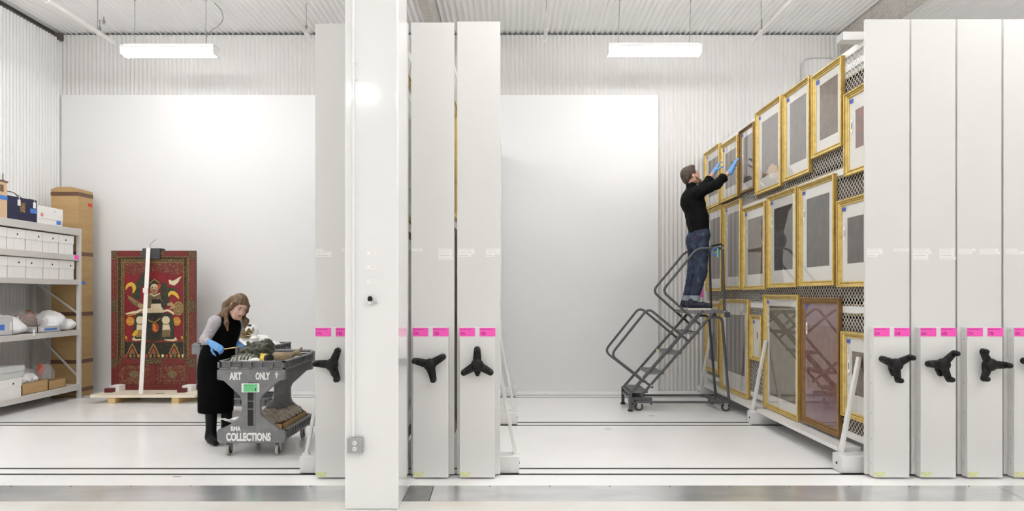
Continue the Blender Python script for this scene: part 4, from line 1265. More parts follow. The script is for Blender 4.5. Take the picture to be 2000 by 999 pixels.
# ---- on the second cart: white cloth heap, gilt crown, pale fragments
c2x, c2y, c2z = -3.37, 8.80, 0.853
tag(organic('cloth_heap', [ell((c2x + 0.02, c2y, c2z + 0.04), (0.38, 0.24, 0.06)), ell((c2x - 0.12, c2y, c2z + 0.10), (0.17, 0.17, 0.10)), ell((c2x + 0.13, c2y, c2z + 0.10), (0.14, 0.15, 0.07))], 0.012, 'foam_white', wob=(0.005, 0.13), floor_z=c2z),
    'white padding heaped on the crosswise cart behind the woman', 'padding')
g = at(478, 652, 8.72)
gc = thing('gilt_crown', 'ornate dull gold crown on white padding behind the woman', 'crown', (g.x, 8.72, g.z - 0.05))
MB().lathe([(0.075, 0), (0.085, 0.01), (0.08, 0.04), (0.09, 0.05)], (g.x, 8.72, g.z - 0.05), (0, 0, 1), 20).build('band', 'old_gold', gc, smooth=40)
for k in range(9):
    a = 2 * math.pi * k / 9
    d = Vector((math.cos(a), math.sin(a), 0)); n_ = Vector((-math.sin(a), math.cos(a), 0))
    MB().prism([(-0.028, 0), (0.028, 0), (0.034, 0.03), (0.018, 0.06), (0, 0.085), (-0.018, 0.06), (-0.034, 0.03)], Vector((g.x, 8.72, g.z - 0.005)) + d * 0.084, n_, (d * 0.25 + Vector((0, 0, 1))), d * 0.008).build('leaf', 'old_gold', gc)
g2 = at(497, 657, 8.66)
tag(organic('shell_fragment', [ell((g2.x, 8.66, g2.z - 0.03), (0.06, 0.05, 0.03))] + [cap((g2.x, 8.66, g2.z), (g2.x + 0.09 * math.cos(a), 8.62, g2.z + 0.075 * math.sin(a) - 0.01), 0.011, 0.005, 0.004) for a in (0.2, 0.7, 1.2, 1.7, 2.3, 2.9)], 0.006, 'mat_board'),
    'pale spiky shell fragment beside the gilt crown', 'shell')
g3 = at(489, 640, 8.85)
tag(organic('wrapped_bundle', [ell((g3.x + 0.02, 8.85, g3.z - 0.05), (0.085, 0.08, 0.085)), ell((g3.x - 0.02, 8.85, g3.z - 0.14), (0.14, 0.10, 0.09))], 0.008, 'foam_white', wob=(0.003, 0.09)), 'white wrapped bundle standing behind the gilt crown', 'bundle')
g4 = at(487, 636, 8.75)
tag(organic('dark_knob', [ell((g4.x, 8.75, g4.z), (0.026, 0.02, 0.014)), cap((g4.x - 0.02, 8.75, g4.z), (g4.x + 0.035, 8.75, g4.z - 0.012), 0.010, 0.004, 0.01)], 0.005, 'dark_thing'), 'small dark knob on top of the white wrapped bundle', 'knob')

# ================================================================== steel shelving unit
SX0, SX1 = -7.13, -6.43
SY0, SY1 = 7.75, 10.20
sh = thing('shelving_unit', 'grey steel shelving unit filled with boxes along the left wall', 'shelving unit', ((SX0 + SX1) / 2, (SY0 + SY1) / 2, 0))
LEV = [2.52, 2.13, 1.764, 1.02, 0.21]
HB = [0.10, 0.085, 0.075, 0.078, 0.085]
for z, h in zip(LEV, HB):
    MB().box(SX0 + 0.03, SX1 - 0.03, SY0 + 0.01, SY1 - 0.01, z - 0.03, z - 0.005).build('shelf_deck', 'shelf_grey', sh)
    MB().box(SX1 - 0.035, SX1, SY0 + 0.02, SY1 - 0.05, z - h, z).build('front_beam', 'shelf_grey', sh, bevel=0.004)
    MB().box(SX0, SX0 + 0.035, SY0 + 0.02, SY1 - 0.05, z - h, z).build('rear_beam', 'shelf_grey', sh)
    MB().box(SX0 + 0.03, SX1 - 0.03, SY1 - 0.04, SY1 - 0.015, z - h, z).build('end_beam', 'shelf_grey', sh)
slots = None
for x in (SX0, SX1 - 0.05):
    for y in (SY0, SY1 - 0.05):
        p = MB().box(x, x + 0.05, y, y + 0.05, 0, 2.525).build('post', 'shelf_grey', sh, bevel=0.003)
        if x == SX1 - 0.05:
            mb = MB()
            z = 0.06
            while z < 2.5:
                mb.box(x + 0.05, x + 0.051, y + 0.013, y + 0.020, z, z + 0.022); mb.box(x + 0.028, x + 0.034, y - 0.001, y, z, z + 0.022)
                z += 0.05
            mb.build('keyhole_slots', 'ink_grey', p)['kind'] = 'stuff'
        MB().box(x - 0.01, x + 0.06, y - 0.005, y + 0.055, 0, 0.006).build('foot_plate', 'shelf_grey', p)
for (xa, za, xb, zb) in ((SX0 + 0.05, 0.95, SX1 - 0.03, 0.30), (SX0 + 0.05, 1.70, SX1 - 0.03, 1.25)):
    MB().bar((xa, SY1 - 0.01, za), (xb, SY1 - 0.01, zb), 0.03, 0.006, up=(0, 1, 0)).build('end_brace', 'shelf_grey', sh)
mb = MB().box(SX1 + 0.0005, SX1 + 0.002, 10.03, 10.13, 2.06, 2.125)
mb.build('pink_tag', 'pink', sh)['label'] = 'blank pink tag on the second beam'

# ---- white archive boxes
def archive_box(label, y0, w, z, h=0.272, m='archive_white', x1=-6.455, d=0.40, tagpos=0.6, group='white archive boxes'):
    t = thing('archive_box', label, 'box', (x1 - d / 2, y0 + w / 2, z), group=group)
    MB().box(x1 - d + 0.006, x1 - 0.006, y0 + 0.006, y0 + w - 0.006, z, z + h * 0.62).build('box_body', m, t)
    lid = MB().box(x1 - d, x1, y0, y0 + w, z + h * 0.56, z + h).build('lid', m, t, bevel=0.002)
    yy = y0 + w * tagpos
    MB().box(x1, x1 + 0.001, yy - 0.012, yy + 0.012, z + h * 0.70, z + h * 0.79).build('string_tag', 'ink_black', lid)
    MB().box(x1, x1 + 0.001, yy - 0.016, yy + 0.016, z + h * 0.55, z + h * 0.68).build('paper_tag', 'paper', lid)
    # folded corner of the body
    MB().box(x1 - 0.0065, x1 - 0.0055, y0 + w * 0.36, y0 + w * 0.364, z, z + h * 0.56).build('corner_fold', 'ink_grey', t)
    return t
ORD = ['nearest', 'fifth', 'fourth', 'third', 'second', 'first']
yb_ = 10.06
for row, z, nm in ((0, LEV[1], 'upper'), (1, LEV[2], 'lower')):
    for k in range(6):
        y0 = yb_ - (k + 1) * 0.333
        nth = ['nearest the cardboard box', 'second from the cardboard box', 'third from the cardboard box', 'fourth from the cardboard box', 'fifth from the cardboard box', 'at the left picture edge'][k]
        archive_box('white archive box in the %s row, %s' % (nm, nth), y0 + 0.003 + row * 0.01, 0.327, z, tagpos=(0.45, 0.62, 0.75, 0.55, 0.3, 0.6)[(k + 2 * row) % 6])
# ---- on top of the unit
z = LEV[0]
def Yx(x, X=-6.46):
    return X * F / (x - 1000)
yA, yB = Yx(14), Yx(73)
t = thing('navy_box', 'dark navy box with two white tags on top of the shelving unit', 'box', (-6.65, (yA + yB) / 2, z))
MB().box(-6.86, -6.46, yA, yB - 0.01, z, z + 0.30).build('box_body', 'navy', t, bevel=0.003)
MB().box(-6.459, -6.457, yA + 0.30 * (yB - yA) + 0.06, yA + 0.47 * (yB - yA) + 0.06, z + 0.11, z + 0.24).build('emblem_plate', 'old_gold', t)
MB().box(-6.459, -6.457, yB - 0.14, yB - 0.02, z + 0.12, z + 0.18).build('blue_tape', 'tape_blue', t)
for f in (0.38, 0.90):
    yy = yA + f * (yB - yA)
    MB().box(-6.458, -6.455, yy - 0.03, yy + 0.02, z + 0.19, z + 0.27).build('white_tag', 'paper', t)
    MB().tube([(-6.456, yy, z + 0.27), (-6.46, yy, z + 0.305)], 0.003, 5).build('tag_string', 'paper', t)
MB().tube(rounded([(-6.6, yA + 0.19, z + 0.375), (-6.6, yA + 0.26, z + 0.38), (-6.6, yB - 0.22, z + 0.37), (-6.6, yB - 0.13, z + 0.29)], 0.06, 5), 0.006, 6).build('wire_handle', 'steel_dark', t, smooth=60)
MB().box(-6.55, -6.47, yB - 0.13, yB - 0.01, z + 0.27, z + 0.31).build('dark_clasp', 'steel_dark', t, bevel=0.004)
yA, yB = Yx(73), Yx(123)
t = thing('white_box', 'white lidded box with a red spot on top of the shelving unit', 'box', (-6.65, (yA + yB) / 2, z))
MB().box(-6.85, -6.466, yA + 0.006, yB - 0.006, z, z + 0.13).build('box_body', 'archive_white', t)
lid = MB().box(-6.856, -6.46, yA, yB, z + 0.075, z + 0.245).build('lid', 'archive_white', t, bevel=0.002)
MB().lathe([(0.026, 0), (0.026, 0.001)], (-6.46, yA + 0.09, z + 0.125), (1, 0, 0), 16).build('red_spot', 'red_label', lid)
MB().lathe([(0.012, 0), (0.012, 0.0016)], (-6.46, yA + 0.09, z + 0.125), (1, 0, 0), 12).build('spot_centre', 'paper', lid)
MB().box(-6.467, -6.458, yB - 0.13, yB - 0.045, z + 0.02, z + 0.07).build('blue_tape', 'tape_blue', t)
MB().box(-6.46, -6.459, yB - 0.20, yB - 0.15, z + 0.185, z + 0.20).build('fine_print', 'ink_grey', lid)
wr = MB().tube(rounded([(-6.75, yA - 0.02, z + 0.39), (-6.72, yA + 0.06, z + 0.36), (-6.70, yA + 0.12, z + 0.25)], 0.04, 4), 0.006, 6)
wr.build('wire_loop', 'wire_grey', t, smooth=60)
yB = Yx(15)
t = thing('tan_carton', 'tan carton with blue tape at the left end of the shelving top', 'box', (-6.66, yB - 0.25, z))
MB().box(-6.88, -6.46, yB - 0.42, yB - 0.005, z, z + 0.465).build('carton_body', 'cardboard_pale', t, bevel=0.004)
MB().box(-6.90, -6.455, yB - 0.43, yB + 0.005, z + 0.455, z + 0.475).build('carton_rim', 'box_tape', t)
MB().box(-6.4595, -6.4585, yB - 0.42, yB - 0.005, z + 0.23, z + 0.285).build('blue_tape', 'tape_blue', t)
MB().box(-6.4595, -6.4585, yB - 0.13, yB - 0.07, z + 0.33, z + 0.42).build('printed_mark', 'box_tape', t)
MB().tube([(-6.5, yB - 0.03, z + 0.47), (-6.5, yB - 0.03, z + 0.57)], 0.006, 6).build('rod', 'steel_dark', t)
MB().sphere((-6.5, yB - 0.03, z + 0.475), 0.022, 10).build('clip', 'steel_dark', t, smooth=60)
# ---- third shelf from below: bagged things and bins
z = LEV[3]
yA, yB = Yx(0), Yx(25)
def tray_bin(label, y0, y1, h, tape, x1=-6.455):
    t = thing('storage_bin', label, 'bin', (x1 - 0.15, (y0 + y1) / 2, z))
    mb = MB().box(x1 - 0.3, x1, y0, y1, z, z + 0.008)
    for a in ((x1 - 0.3, x1 - 0.292, y0, y1), (x1 - 0.008, x1, y0, y1), (x1 - 0.3, x1, y0, y0 + 0.008), (x1 - 0.3, x1, y1 - 0.008, y1)):
        mb.box(*a, z, z + h)
    mb.build('bin_body', 'bin_grey', t)
    MB().box(x1, x1 + 0.001, tape[0], tape[1], z + h * 0.3, z + h * 0.62).build('blue_tape', 'tape_blue', t)
    MB().box(x1, x1 + 0.001, tape[2], tape[2] + 0.03, z + h * 0.3, z + h * 0.75).build('string_tag', 'paper', t)
    return t
tray_bin('pale grey bin with blue tape at the left edge, holding white bags', 8.35, Yx(24), 0.23, (8.45, Yx(8), Yx(19)))
tray_bin('low grey bin with a strip of blue tape under the brown bagged object', Yx(73), Yx(118), 0.085, (Yx(87), Yx(110), Yx(80)))
tag(organic('white_bag', [ell((-6.68, Yx(30) + 0.1, z + 0.12), (0.18, 0.20, 0.13)), ell((-6.62, Yx(45), z + 0.08), (0.15, 0.22, 0.085)), ell((-6.75, Yx(20), z + 0.2), (0.14, 0.2, 0.10)), cap((-6.6, Yx(50), z + 0.10), (-6.66, Yx(64), z + 0.23), 0.03, 0.015)], 0.012, 'bag_white', wob=(0.005, 0.16), floor_z=z),
    'white plastic bag slumped on the shelf beside the pale grey bin', 'bag')
tag(organic('bagged_figure', [ell((-6.66, Yx(85), z + 0.19), (0.07, 0.075, 0.12)), ell((-6.66, Yx(92), z + 0.12), (0.06, 0.05, 0.10)), ell((-6.7, Yx(72), z + 0.17), (0.08, 0.12, 0.09))], 0.008, 'brown_doll', wob=(0.006, 0.06), floor_z=z + 0.012),
    'reddish brown carved object wrapped in clear plastic on the shelf', 'carving')
tag(organic('clear_bag', [ell((-6.66, Yx(74), z + 0.15), (0.16, 0.24, 0.145)), ell((-6.66, Yx(98), z + 0.14), (0.14, 0.14, 0.12))], 0.012, 'plastic_bag', wob=(0.007, 0.12), floor_z=z + 0.01),
    'clear plastic bag around the brown carved object', 'plastic bag')
tag(organic('tissue_bundle', [ell((-6.68, Yx(128), z + 0.13), (0.19, 0.22, 0.15)), ell((-6.62, Yx(145), z + 0.08), (0.16, 0.16, 0.09)), ell((-6.6, Yx(116), z + 0.06), (0.12, 0.12, 0.07)), ell((-6.7, Yx(126), z + 0.22), (0.10, 0.12, 0.08))], 0.012, 'bag_white', wob=(0.006, 0.17), floor_z=z),
    'big white tissue bundle at the far end of the middle shelf', 'bundle')
mb = MB().box(-6.43, -6.428, Yx(60), Yx(63.5), z - 0.03, z + 0.055)
tag(mb.build('paper_tag', 'paper'), 'loose white paper tag hanging over the middle shelf beam', 'tag')
# ---- bottom shelf
z = LEV[4]
archive_box('white archive box on the bottom shelf under the grey box', Yx(42) - 0.62, 0.62, z, 0.24, tagpos=0.75)
archive_box('pale grey flat box lying on a white box, bottom shelf', Yx(49) - 0.72, 0.70, z + 0.24, 0.16, m='archive_grey', x1=-6.45, tagpos=0.35)
def open_carton(label, y0, y1, h, contents):
    t = thing('open_carton', label, 'cardboard tray', (-6.62, (y0 + y1) / 2, z), group='cardboard trays on the bottom shelf')
    x1, x0 = -6.46, -6.82
    mb = MB().box(x0, x1, y0, y1, z, z + 0.006)
    for a in ((x0, x0 + 0.006, y0, y1), (x1 - 0.006, x1, y0, y1), (x0, x1, y0, y0 + 0.006), (x0, x1, y1 - 0.006, y1)):
        mb.box(*a, z, z + h)
    mb.build('tray', 'cardboard', t)
    return t
a = open_carton('low cardboard tray with white wrapped things next to the white boxes', Yx(43), Yx(94), 0.15, 0)
organic('white_tissue', [ell((-6.62, Yx(60), z + 0.19), (0.13, 0.16, 0.09)), ell((-6.64, Yx(78), z + 0.17), (0.12, 0.14, 0.09))], 0.01, 'bag_white', a, wob=(0.006, 0.11))
organic('clear_wrapping', [ell((-6.66, Yx(66), z + 0.21), (0.15, 0.24, 0.14))], 0.012, 'plastic_bag', a, wob=(0.008, 0.12), floor_z=z + 0.15)
a = open_carton('low cardboard tray with an orange red card under plastic, at the shelf end', Yx(94) + 0.01, Yx(129), 0.12, 0)
yy = Yx(101)
MB().prism([(0, 0), (0.30, -0.10), (0.28, -0.24), (0.02, -0.13)], (-6.56, yy - 0.10, z + 0.385), (-0.3, 1, 0), (0.35, 0, 1), (0, 0, 0.006)).build('orange_card', 'orange_red', a)
organic('clear_wrapping', [ell((-6.66, Yx(110), z + 0.18), (0.15, 0.16, 0.18))], 0.012, 'plastic_bag', a, wob=(0.008, 0.12), floor_z=z + 0.12)

# ================================================================== tall cardboard box in the corner
tb = thing('tall_carton', 'tall brown cardboard box with dark tape bands in the left corner', 'box', (-6.73, 10.44, 0))
X0, X1, Y0, Y1, ZT = -6.93, -6.52, 10.26, 10.62, 3.13
MB().box(X0, X1, Y0, Y1, 0, ZT).build('carton_body', 'cardboard', tb, bevel=0.004)
MB().prism([(X0, 0), (X1, 0), ((X0 + X1) / 2 + 0.1, 0.035), ((X0 + X1) / 2 - 0.1, 0.035)], (0, Y0, ZT), (1, 0, 0), (0, 0, 1), (0, Y1 - Y0, 0)).build('top_flap', 'cardboard', tb)
for zz in (3.03, 2.13, 1.22, 0.50, 0.07):
    MB().box(X0 - 0.0025, X1 + 0.0025, Y0 - 0.0025, Y1 + 0.0025, zz, zz + 0.06).build('tape_band', 'box_tape', tb)
MB().box(X1, X1 + 0.0015, Y0 + 0.02, Y0 + 0.17, 1.70, 1.745).build('blue_tape', 'tape_blue', tb)
MB().box(X1, X1 + 0.0015, Y1 - 0.12, Y1 - 0.02, 2.90, 2.95).build('red_label', 'red_label', tb)
MB().box(X0 + 0.02, X0 + 0.18, Y0 - 0.0015, Y0, 2.60, 2.72).build('pale_label', 'cardboard_pale', tb)

# ================================================================== painted wooden panel on its platform
pl0 = at(172, 775, 9.63); pl1 = at(388, 775, 9.63)
dl = thing('panel_platform', 'low plywood platform on wooden blocks under the painted panel', 'platform', ((pl0.x + pl1.x) / 2, 10.0, 0))
bX0, bX1 = -5.955, -4.40
MB().add([(bX0, 9.64, 0.085), (bX1 - 0.08, 9.64, 0.085), (bX1 - 0.02, 10.42, 0.085), (bX0 + 0.05, 10.42, 0.085), (bX0, 9.64, 0.125), (bX1 - 0.08, 9.64, 0.125), (bX1 - 0.02, 10.42, 0.125), (bX0 + 0.05, 10.42, 0.125)],
         [(0, 3, 2, 1), (4, 5, 6, 7), (0, 1, 5, 4), (1, 2, 6, 5), (2, 3, 7, 6), (3, 0, 4, 7)]).build('plywood_top', 'plywood', dl)
for x in (-5.72, -4.82):
    MB().box(x, x + 0.10, 9.66, 10.40, 0.0, 0.085).build('runner', 'pine', dl, bevel=0.003)
for x in (-5.40, -4.85):
    MB().box(x - 0.04, x + 0.04, 10.30, 10.34, 0.125, 1.9).build('back_prop', 'pine', dl)
MB().box(-5.1, -4.98, 9.75, 9.80, 0.125, 0.128).build('knot', 'box_tape', dl)
PYp = 10.13                     # front of the panel
pxl, pxr = at(217, 0, PYp).x, at(381, 0, PYp).x
pz0, pz1 = 0.127, CH - (490 - HZ) * PYp / F
PW, PH = pxr - pxl, pz1 - pz0
pn = thing('painted_panel', 'red and gold painted wooden panel with a seated guardian figure', 'painting', ((pxl + pxr) / 2, PYp, pz0))
def U(u): return pxl + (u - 62) / 910 * PW
def Vv(v): return pz0 + (1626 - v) / 1514 * PH
MB().box(pxl + 0.002, pxr - 0.002, PYp + 0.012, PYp + 0.06, pz0, pz1).build('backboard', 'maroon', pn)
def board(name, u0, u1, v0, v1, m, y0=0.0, y1=0.03, bevel=0.003):
    return MB().box(U(u0), U(u1), PYp + y0, PYp + y1, Vv(v1), Vv(v0)).build(name, m, pn, bevel=bevel)
board('stile', 62, 134, 112, 1626, 'p_red'); board('stile', 903, 972, 112, 1626, 'p_red')
board('top_rail', 134, 903, 112, 178, 'p_red'); board('middle_rail', 134, 903, 1285, 1347, 'p_red'); board('bottom_rail', 134, 903, 1568, 1626, 'p_red')
board('mullion', 478, 545, 1347, 1568, 'p_red')
board('lower_panel', 134, 478, 1347, 1568, 'p_redorn', 0.008, 0.03); board('lower_panel', 545, 903, 1347, 1568, 'p_redorn', 0.008, 0.03)
board('painted_field', 200, 852, 245, 1278, 'p_field', 0.006, 0.03)
# carved rope moulding round the field
mr = MB()
for (u0, u1, v0, v1) in ((134, 205, 178, 1285), (850, 903, 178, 1285), (205, 850, 178, 245), (205, 850, 1276, 1285)):
    mr.box(U(u0), U(u1), PYp - 0.002, PYp + 0.03, Vv(v1), Vv(v0))
mo = mr.build('moulding', 'p_ornament', pn)
rp = MB()
def rope(u0, v0, u1, v1, r):
    a, b = Vector((U(u0), PYp - 0.003, Vv(v0))), Vector((U(u1), PYp - 0.003, Vv(v1)))
    n = max(2, int((b - a).length / 0.045))
    side = Vector((0, -1, 0)).cross((b - a).normalized())
    for k in range(n):
        c = a.lerp(b, (k + 0.5) / n)
        d = (b - a).normalized() * 0.02 + side * r
        rp.bar(c - d, c + d, 0.018, 0.014)
rope(152, 190, 152, 1280, 0.018); rope(870, 190, 870, 1280, 0.018); rope(150, 195, 890, 195, 0.014)
rp.build('rope_carving', 'p_dark', mo)['kind'] = 'stuff'
gl = MB()
for u in (132, 176, 203, 848, 884, 902):
    gl.box(U(u) - 0.003, U(u) + 0.003, PYp - 0.004, PYp, Vv(1284), Vv(180))
for v in (180, 214, 243):
    gl.box(U(134), U(903), PYp - 0.004, PYp, Vv(v) - 0.003, Vv(v) + 0.003)
gl.build('gold_line', 'p_gold', mo)['kind'] = 'stuff'
# painted ornaments and the figure, as thin layers of paint
pf = {}
def paint(m, poly, lay):
    if m not in pf: pf[m] = MB()
    y = PYp + 0.006 - 0.0005 * lay
    pf[m].add([(U(u), y, Vv(v)) for u, v in poly], [tuple(range(len(poly)))])
def ring(u, v, ru, rv, n=20, a0=0, a1=2 * math.pi):
    return [(u + ru * math.cos(a0 + (a1 - a0) * k / n), v + rv * math.sin(a0 + (a1 - a0) * k / n)) for k in range(n)]
def band(pts, w):
    """a ribbon along pts with widths w"""
    L, Rr = [], []
    for i, (u, v) in enumerate(pts):
        a = pts[max(0, i - 1)]; b = pts[min(len(pts) - 1, i + 1)]
        d = Vector((b[0] - a[0], b[1] - a[1])).normalized()
        ww = w[i] if isinstance(w, (list, tuple)) else w
        L.append((u - d.y * ww, v + d.x * ww)); Rr.append((u + d.y * ww, v - d.x * ww))
    return L, Rr
def ribbon(m, pts, w, lay):
    L, Rr = band(pts, w)
    for i in range(len(pts) - 1):
        paint(m, [L[i], L[i + 1], Rr[i + 1], Rr[i]], lay)
paint('p_redorn', [(205, 245), (848, 245), (848, 350), (760, 385), (640, 350), (520, 330), (400, 360), (300, 385), (205, 350)], 1)
# dark halo and scarves
ribbon('p_green', [(345, 640), (325, 560), (345, 490), (395, 460), (420, 380), (440, 330)], [30, 48, 45, 40, 35, 10], 2)
ribbon('p_green', [(610, 470), (650, 560), (640, 660), (610, 730)], [40, 45, 50, 35], 2)
ribbon('p_green', [(640, 590), (668, 552), (705, 532), (742, 545), (765, 580), (775, 620)], [12, 20, 24, 22, 14, 4], 2.5)
ribbon('p_yellow', [(220, 535), (230, 505), (252, 482), (280, 474), (303, 490), (312, 520), (306, 552), (290, 576)], [4, 13, 20, 22, 22, 20, 13, 3], 3.5)
ribbon('p_yellow', [(684, 612), (690, 585), (712, 568), (742, 572), (768, 592), (786, 618), (796, 640)], [4, 14, 20, 21, 18, 11, 2], 3.5)
ribbon('p_cream', [(690, 430), (705, 458), (740, 465), (775, 440), (800, 410), (828, 392)], [8, 22, 28, 20, 10, 1], 3)
ribbon('p_cream', [(220, 800), (290, 785), (340, 780), (405, 745)], [8, 12, 14, 16], 3)
ribbon('p_orange', [(235, 825), (300, 805), (350, 805), (405, 780)], [5, 7, 7, 6], 4)
ribbon('p_cream', [(620, 770), (680, 760), (730, 790), (745, 810)], [10, 12, 12, 4], 3)
for r_, m in ((78, 'p_gold'), (60, 'p_olive'), (44, 'p_gold'), (26, 'p_olive'), (12, 'p_gold')):
    paint(m, ring(790, 740, r_ * 0.72, r_), 3 + (78 - r_) * 0.02)
ribbon('p_tan', [(670, 700), (710, 690), (740, 720), (700, 745)], [10, 22, 22, 10], 5)
# cushions, robe, legs
for c in (268, 770):
    paint('p_orange', ring(c, 880, 46, 48), 3)
    ribbon('p_yellow', [(c - 40, 880), (c, 886), (c + 40, 880)], 5, 4)
paint('p_green', [(330, 800), (420, 780), (620, 780), (720, 800), (745, 900), (740, 1010), (760, 1075), (600, 1085), (520, 1110), (440, 1085), (285, 1080), (305, 980), (310, 880)], 5)
paint('p_dark', [(440, 800), (600, 790), (610, 960), (580, 1080), (520, 1100), (455, 1080), (425, 960)], 6)
for c in (375, 655):
    paint('p_cream', ring(c, 868, 43, 44), 7)
    paint('p_cream', [(c - 32, 905), (c + 34, 905), (c + 50, 985), (c - 40, 985)], 7)
    ribbon('p_olive', [(c - 40, 908), (c, 915), (c + 40, 908)], 4, 8)
    paint('p_gold' if c == 375 else 'p_olive', [(c - 36, 975), (c + 44, 970), (c + 48, 1045), (c - 45, 1050)], 8)
ribbon('p_cream', [(295, 1065), (330, 1085), (400, 1075)], [16, 12, 4], 9); ribbon('p_cream', [(770, 1065), (740, 1088), (640, 1080)], [18, 12, 4], 9)
ribbon('p_yellow', [(300, 1040), (330, 1000), (345, 975)], [18, 22, 8], 9)
ribbon('p_gold', [(460, 865), (500, 885), (540, 890), (595, 845)], 7, 9)
paint('p_redbright', ring(540, 950, 38, 52), 8)
ribbon('p_yellow', [(515, 905), (535, 940), (528, 970), (560, 985)], [8, 9, 9, 4], 9)
# trunk, arms, sash
paint('p_olive', [(440, 590), (500, 570), (590, 585), (612, 650), (600, 720), (470, 730), (430, 680)], 6)
ribbon('p_olive', [(250, 615), (300, 660), (360, 700), (410, 725)], [16, 26, 30, 28], 6)
ribbon('p_tan', [(355, 700), (380, 715), (415, 715)], [14, 22, 20], 7)
ribbon('p_gold', [(240, 600), (275, 630), (330, 670)], [4, 7, 5], 7)
paint('p_dark', [(505, 640), (600, 640), (610, 700), (500, 700)], 7)
paint('p_cream', [(495, 690), (600, 688), (610, 735), (490, 738)], 8)
paint('p_cream', [(405, 740), (620, 735), (635, 785), (395, 792)], 8)
for k in range(9):
    ribbon('p_tan', [(415 + k * 25, 745), (412 + k * 25, 788)], 2.5, 9)
# head with crown, broad face and moustache
paint('p_dark', ring(525, 480, 72, 60), 6)
ribbon('p_gold', [(475, 470), (505, 445), (530, 425), (560, 445), (590, 465)], [5, 7, 9, 7, 5], 7)
paint('p_redbright', [(570, 470), (605, 480), (590, 530), (570, 520)], 7)
paint('p_tan', ring(528, 525, 44, 56), 8)
paint('p_cream', ring(528, 500, 36, 26), 9)
for c in (512, 545):
    paint('p_dark', ring(c, 512, 9, 5), 10)
paint('p_redbright', ring(528, 560, 16, 6), 10)
ribbon('p_dark', [(500, 548), (528, 542), (556, 548)], [2, 4, 2], 10)
ribbon('p_cream', [(480, 575), (525, 605), (590, 575)], [6, 9, 6], 9)
# throne base with three pointed flames
paint('p_dark', [(205, 1100), (848, 1100), (848, 1275), (205, 1275)], 4)
ribbon('p_redorn', [(210, 1092), (520, 1104), (846, 1092)], 9, 5)
for c in (290, 520, 745):
    for s, m in ((1.0, 'p_gold'), (0.78, 'p_dark'), (0.58, 'p_redbright'), (0.38, 'p_olive')):
        paint(m, [(c - 60 * s, 1235), (c - 30 * s, 1235 - 70 * s), (c, 1235 - 122 * s), (c + 30 * s, 1235 - 70 * s), (c + 60 * s, 1235)], 6 + (1 - s) * 3)
for k in range(15):
    u = 225 + k * 44
    paint(('p_redbright', 'p_gold', 'p_olive', 'p_orange', 'p_cream')[k % 5], ring(u, 1255, 15, 18, 10), 9)
for k in range(26):
    u = 222 + k * 24.5
    paint('p_redbright', ring(u, 1094 + 6 * math.sin(k), 6, 6, 8), 10)
for c in (222, 828):
    ribbon('p_yellow', [(c - 8, 1040), (c + 6, 1055), (c, 1080)], [4, 10, 3], 6)
for m, mbb in pf.items():
    mbb.build('painted_figure', m, pn)['kind'] = 'stuff'
# gold ornament patches on stiles and rails
ob_ = MB()
for (u0, u1, v0, v1) in ((62, 134, 112, 205), (903, 972, 112, 205), (62, 132, 650, 780), (903, 972, 650, 780), (62, 132, 1275, 1380), (903, 972, 1275, 1380), (420, 620, 1288, 1344), (380, 640, 114, 160), (134, 170, 1288, 1344), (870, 903, 1288, 1344)):
    ob_.box(U(u0) + 0.002, U(u1) - 0.002, PYp - 0.001, PYp, Vv(v1), Vv(v0))
ob_.build('corner_ornament', 'p_ornament', pn)['kind'] = 'stuff'
ob_ = MB()
for (u0, u1, v0, v1) in ((78, 122, 215, 640), (914, 962, 215, 640), (78, 122, 790, 1265), (914, 962, 790, 1265)):
    ob_.box(U(u0), U(u1), PYp - 0.001, PYp, Vv(v1), Vv(v0))
ob_.build('scrollwork', 'p_redorn', pn)['kind'] = 'stuff'
lo_ = MB()
for (u0, u1) in ((145, 468), (556, 893)):
    c = (u0 + u1) / 2
    for r_ in (1.0,):
        lo_.add([(U(c + 50 * math.cos(a)), PYp + 0.0072, Vv(1458 + 42 * math.sin(a))) for a in [2 * math.pi * k / 24 for k in range(24)]], [tuple(range(24))])
    for (a0, a1, v0, v1) in ((u0 + 40, u1 - 40, 1385, 1390), (u0 + 40, u1 - 40, 1525, 1530)):
        lo_.box(U(a0), U(a1), PYp + 0.0068, PYp + 0.0078, Vv(v1), Vv(v0))
    for a0 in (u0 + 38, u1 - 42):
        lo_.box(U(a0), U(a0 + 5), PYp + 0.0068, PYp + 0.0078, Vv(1530), Vv(1385))
lo_.build('gold_motif', 'p_olive', pn)['kind'] = 'stuff'
# chocks, pad and strap
for i, (x0, lab) in enumerate(((205, 'left'), (347, 'right'))):
    p0 = at(x0, 0, 9.88).x
    t = thing('chock', 'maroon and white block at the %s foot of the painted panel' % lab, 'chock', (p0 + 0.07, 9.95, 0.125))
    MB().box(p0, p0 + 0.11, 9.86, 9.95, 0.125, 0.185).build('maroon_block', 'maroon', t, bevel=0.004)
    MB().box(p0 + 0.03, p0 + 0.16, 9.95, PYp - 0.006, 0.125, 0.215).build('white_foam', 'foam_white', t, bevel=0.004)
t = thing('chock', 'maroon and white block sticking out right of the painted panel', 'chock', (at(384, 0, 10.2).x, 10.2, 0.125))
p0 = pxr + 0.005
MB().box(p0, p0 + 0.07, 10.12, 10.22, 0.125, 0.20).build('maroon_block', 'maroon', t, bevel=0.004)
MB().box(p0, p0 + 0.06, 10.22, 10.34, 0.125, 0.23).build('white_foam', 'foam_white', t, bevel=0.004)
pd = thing('foam_pad', 'dark grey foam pad folded over the top edge of the painted panel', 'foam pad', ((U(410) + U(600)) / 2, PYp, pz1))
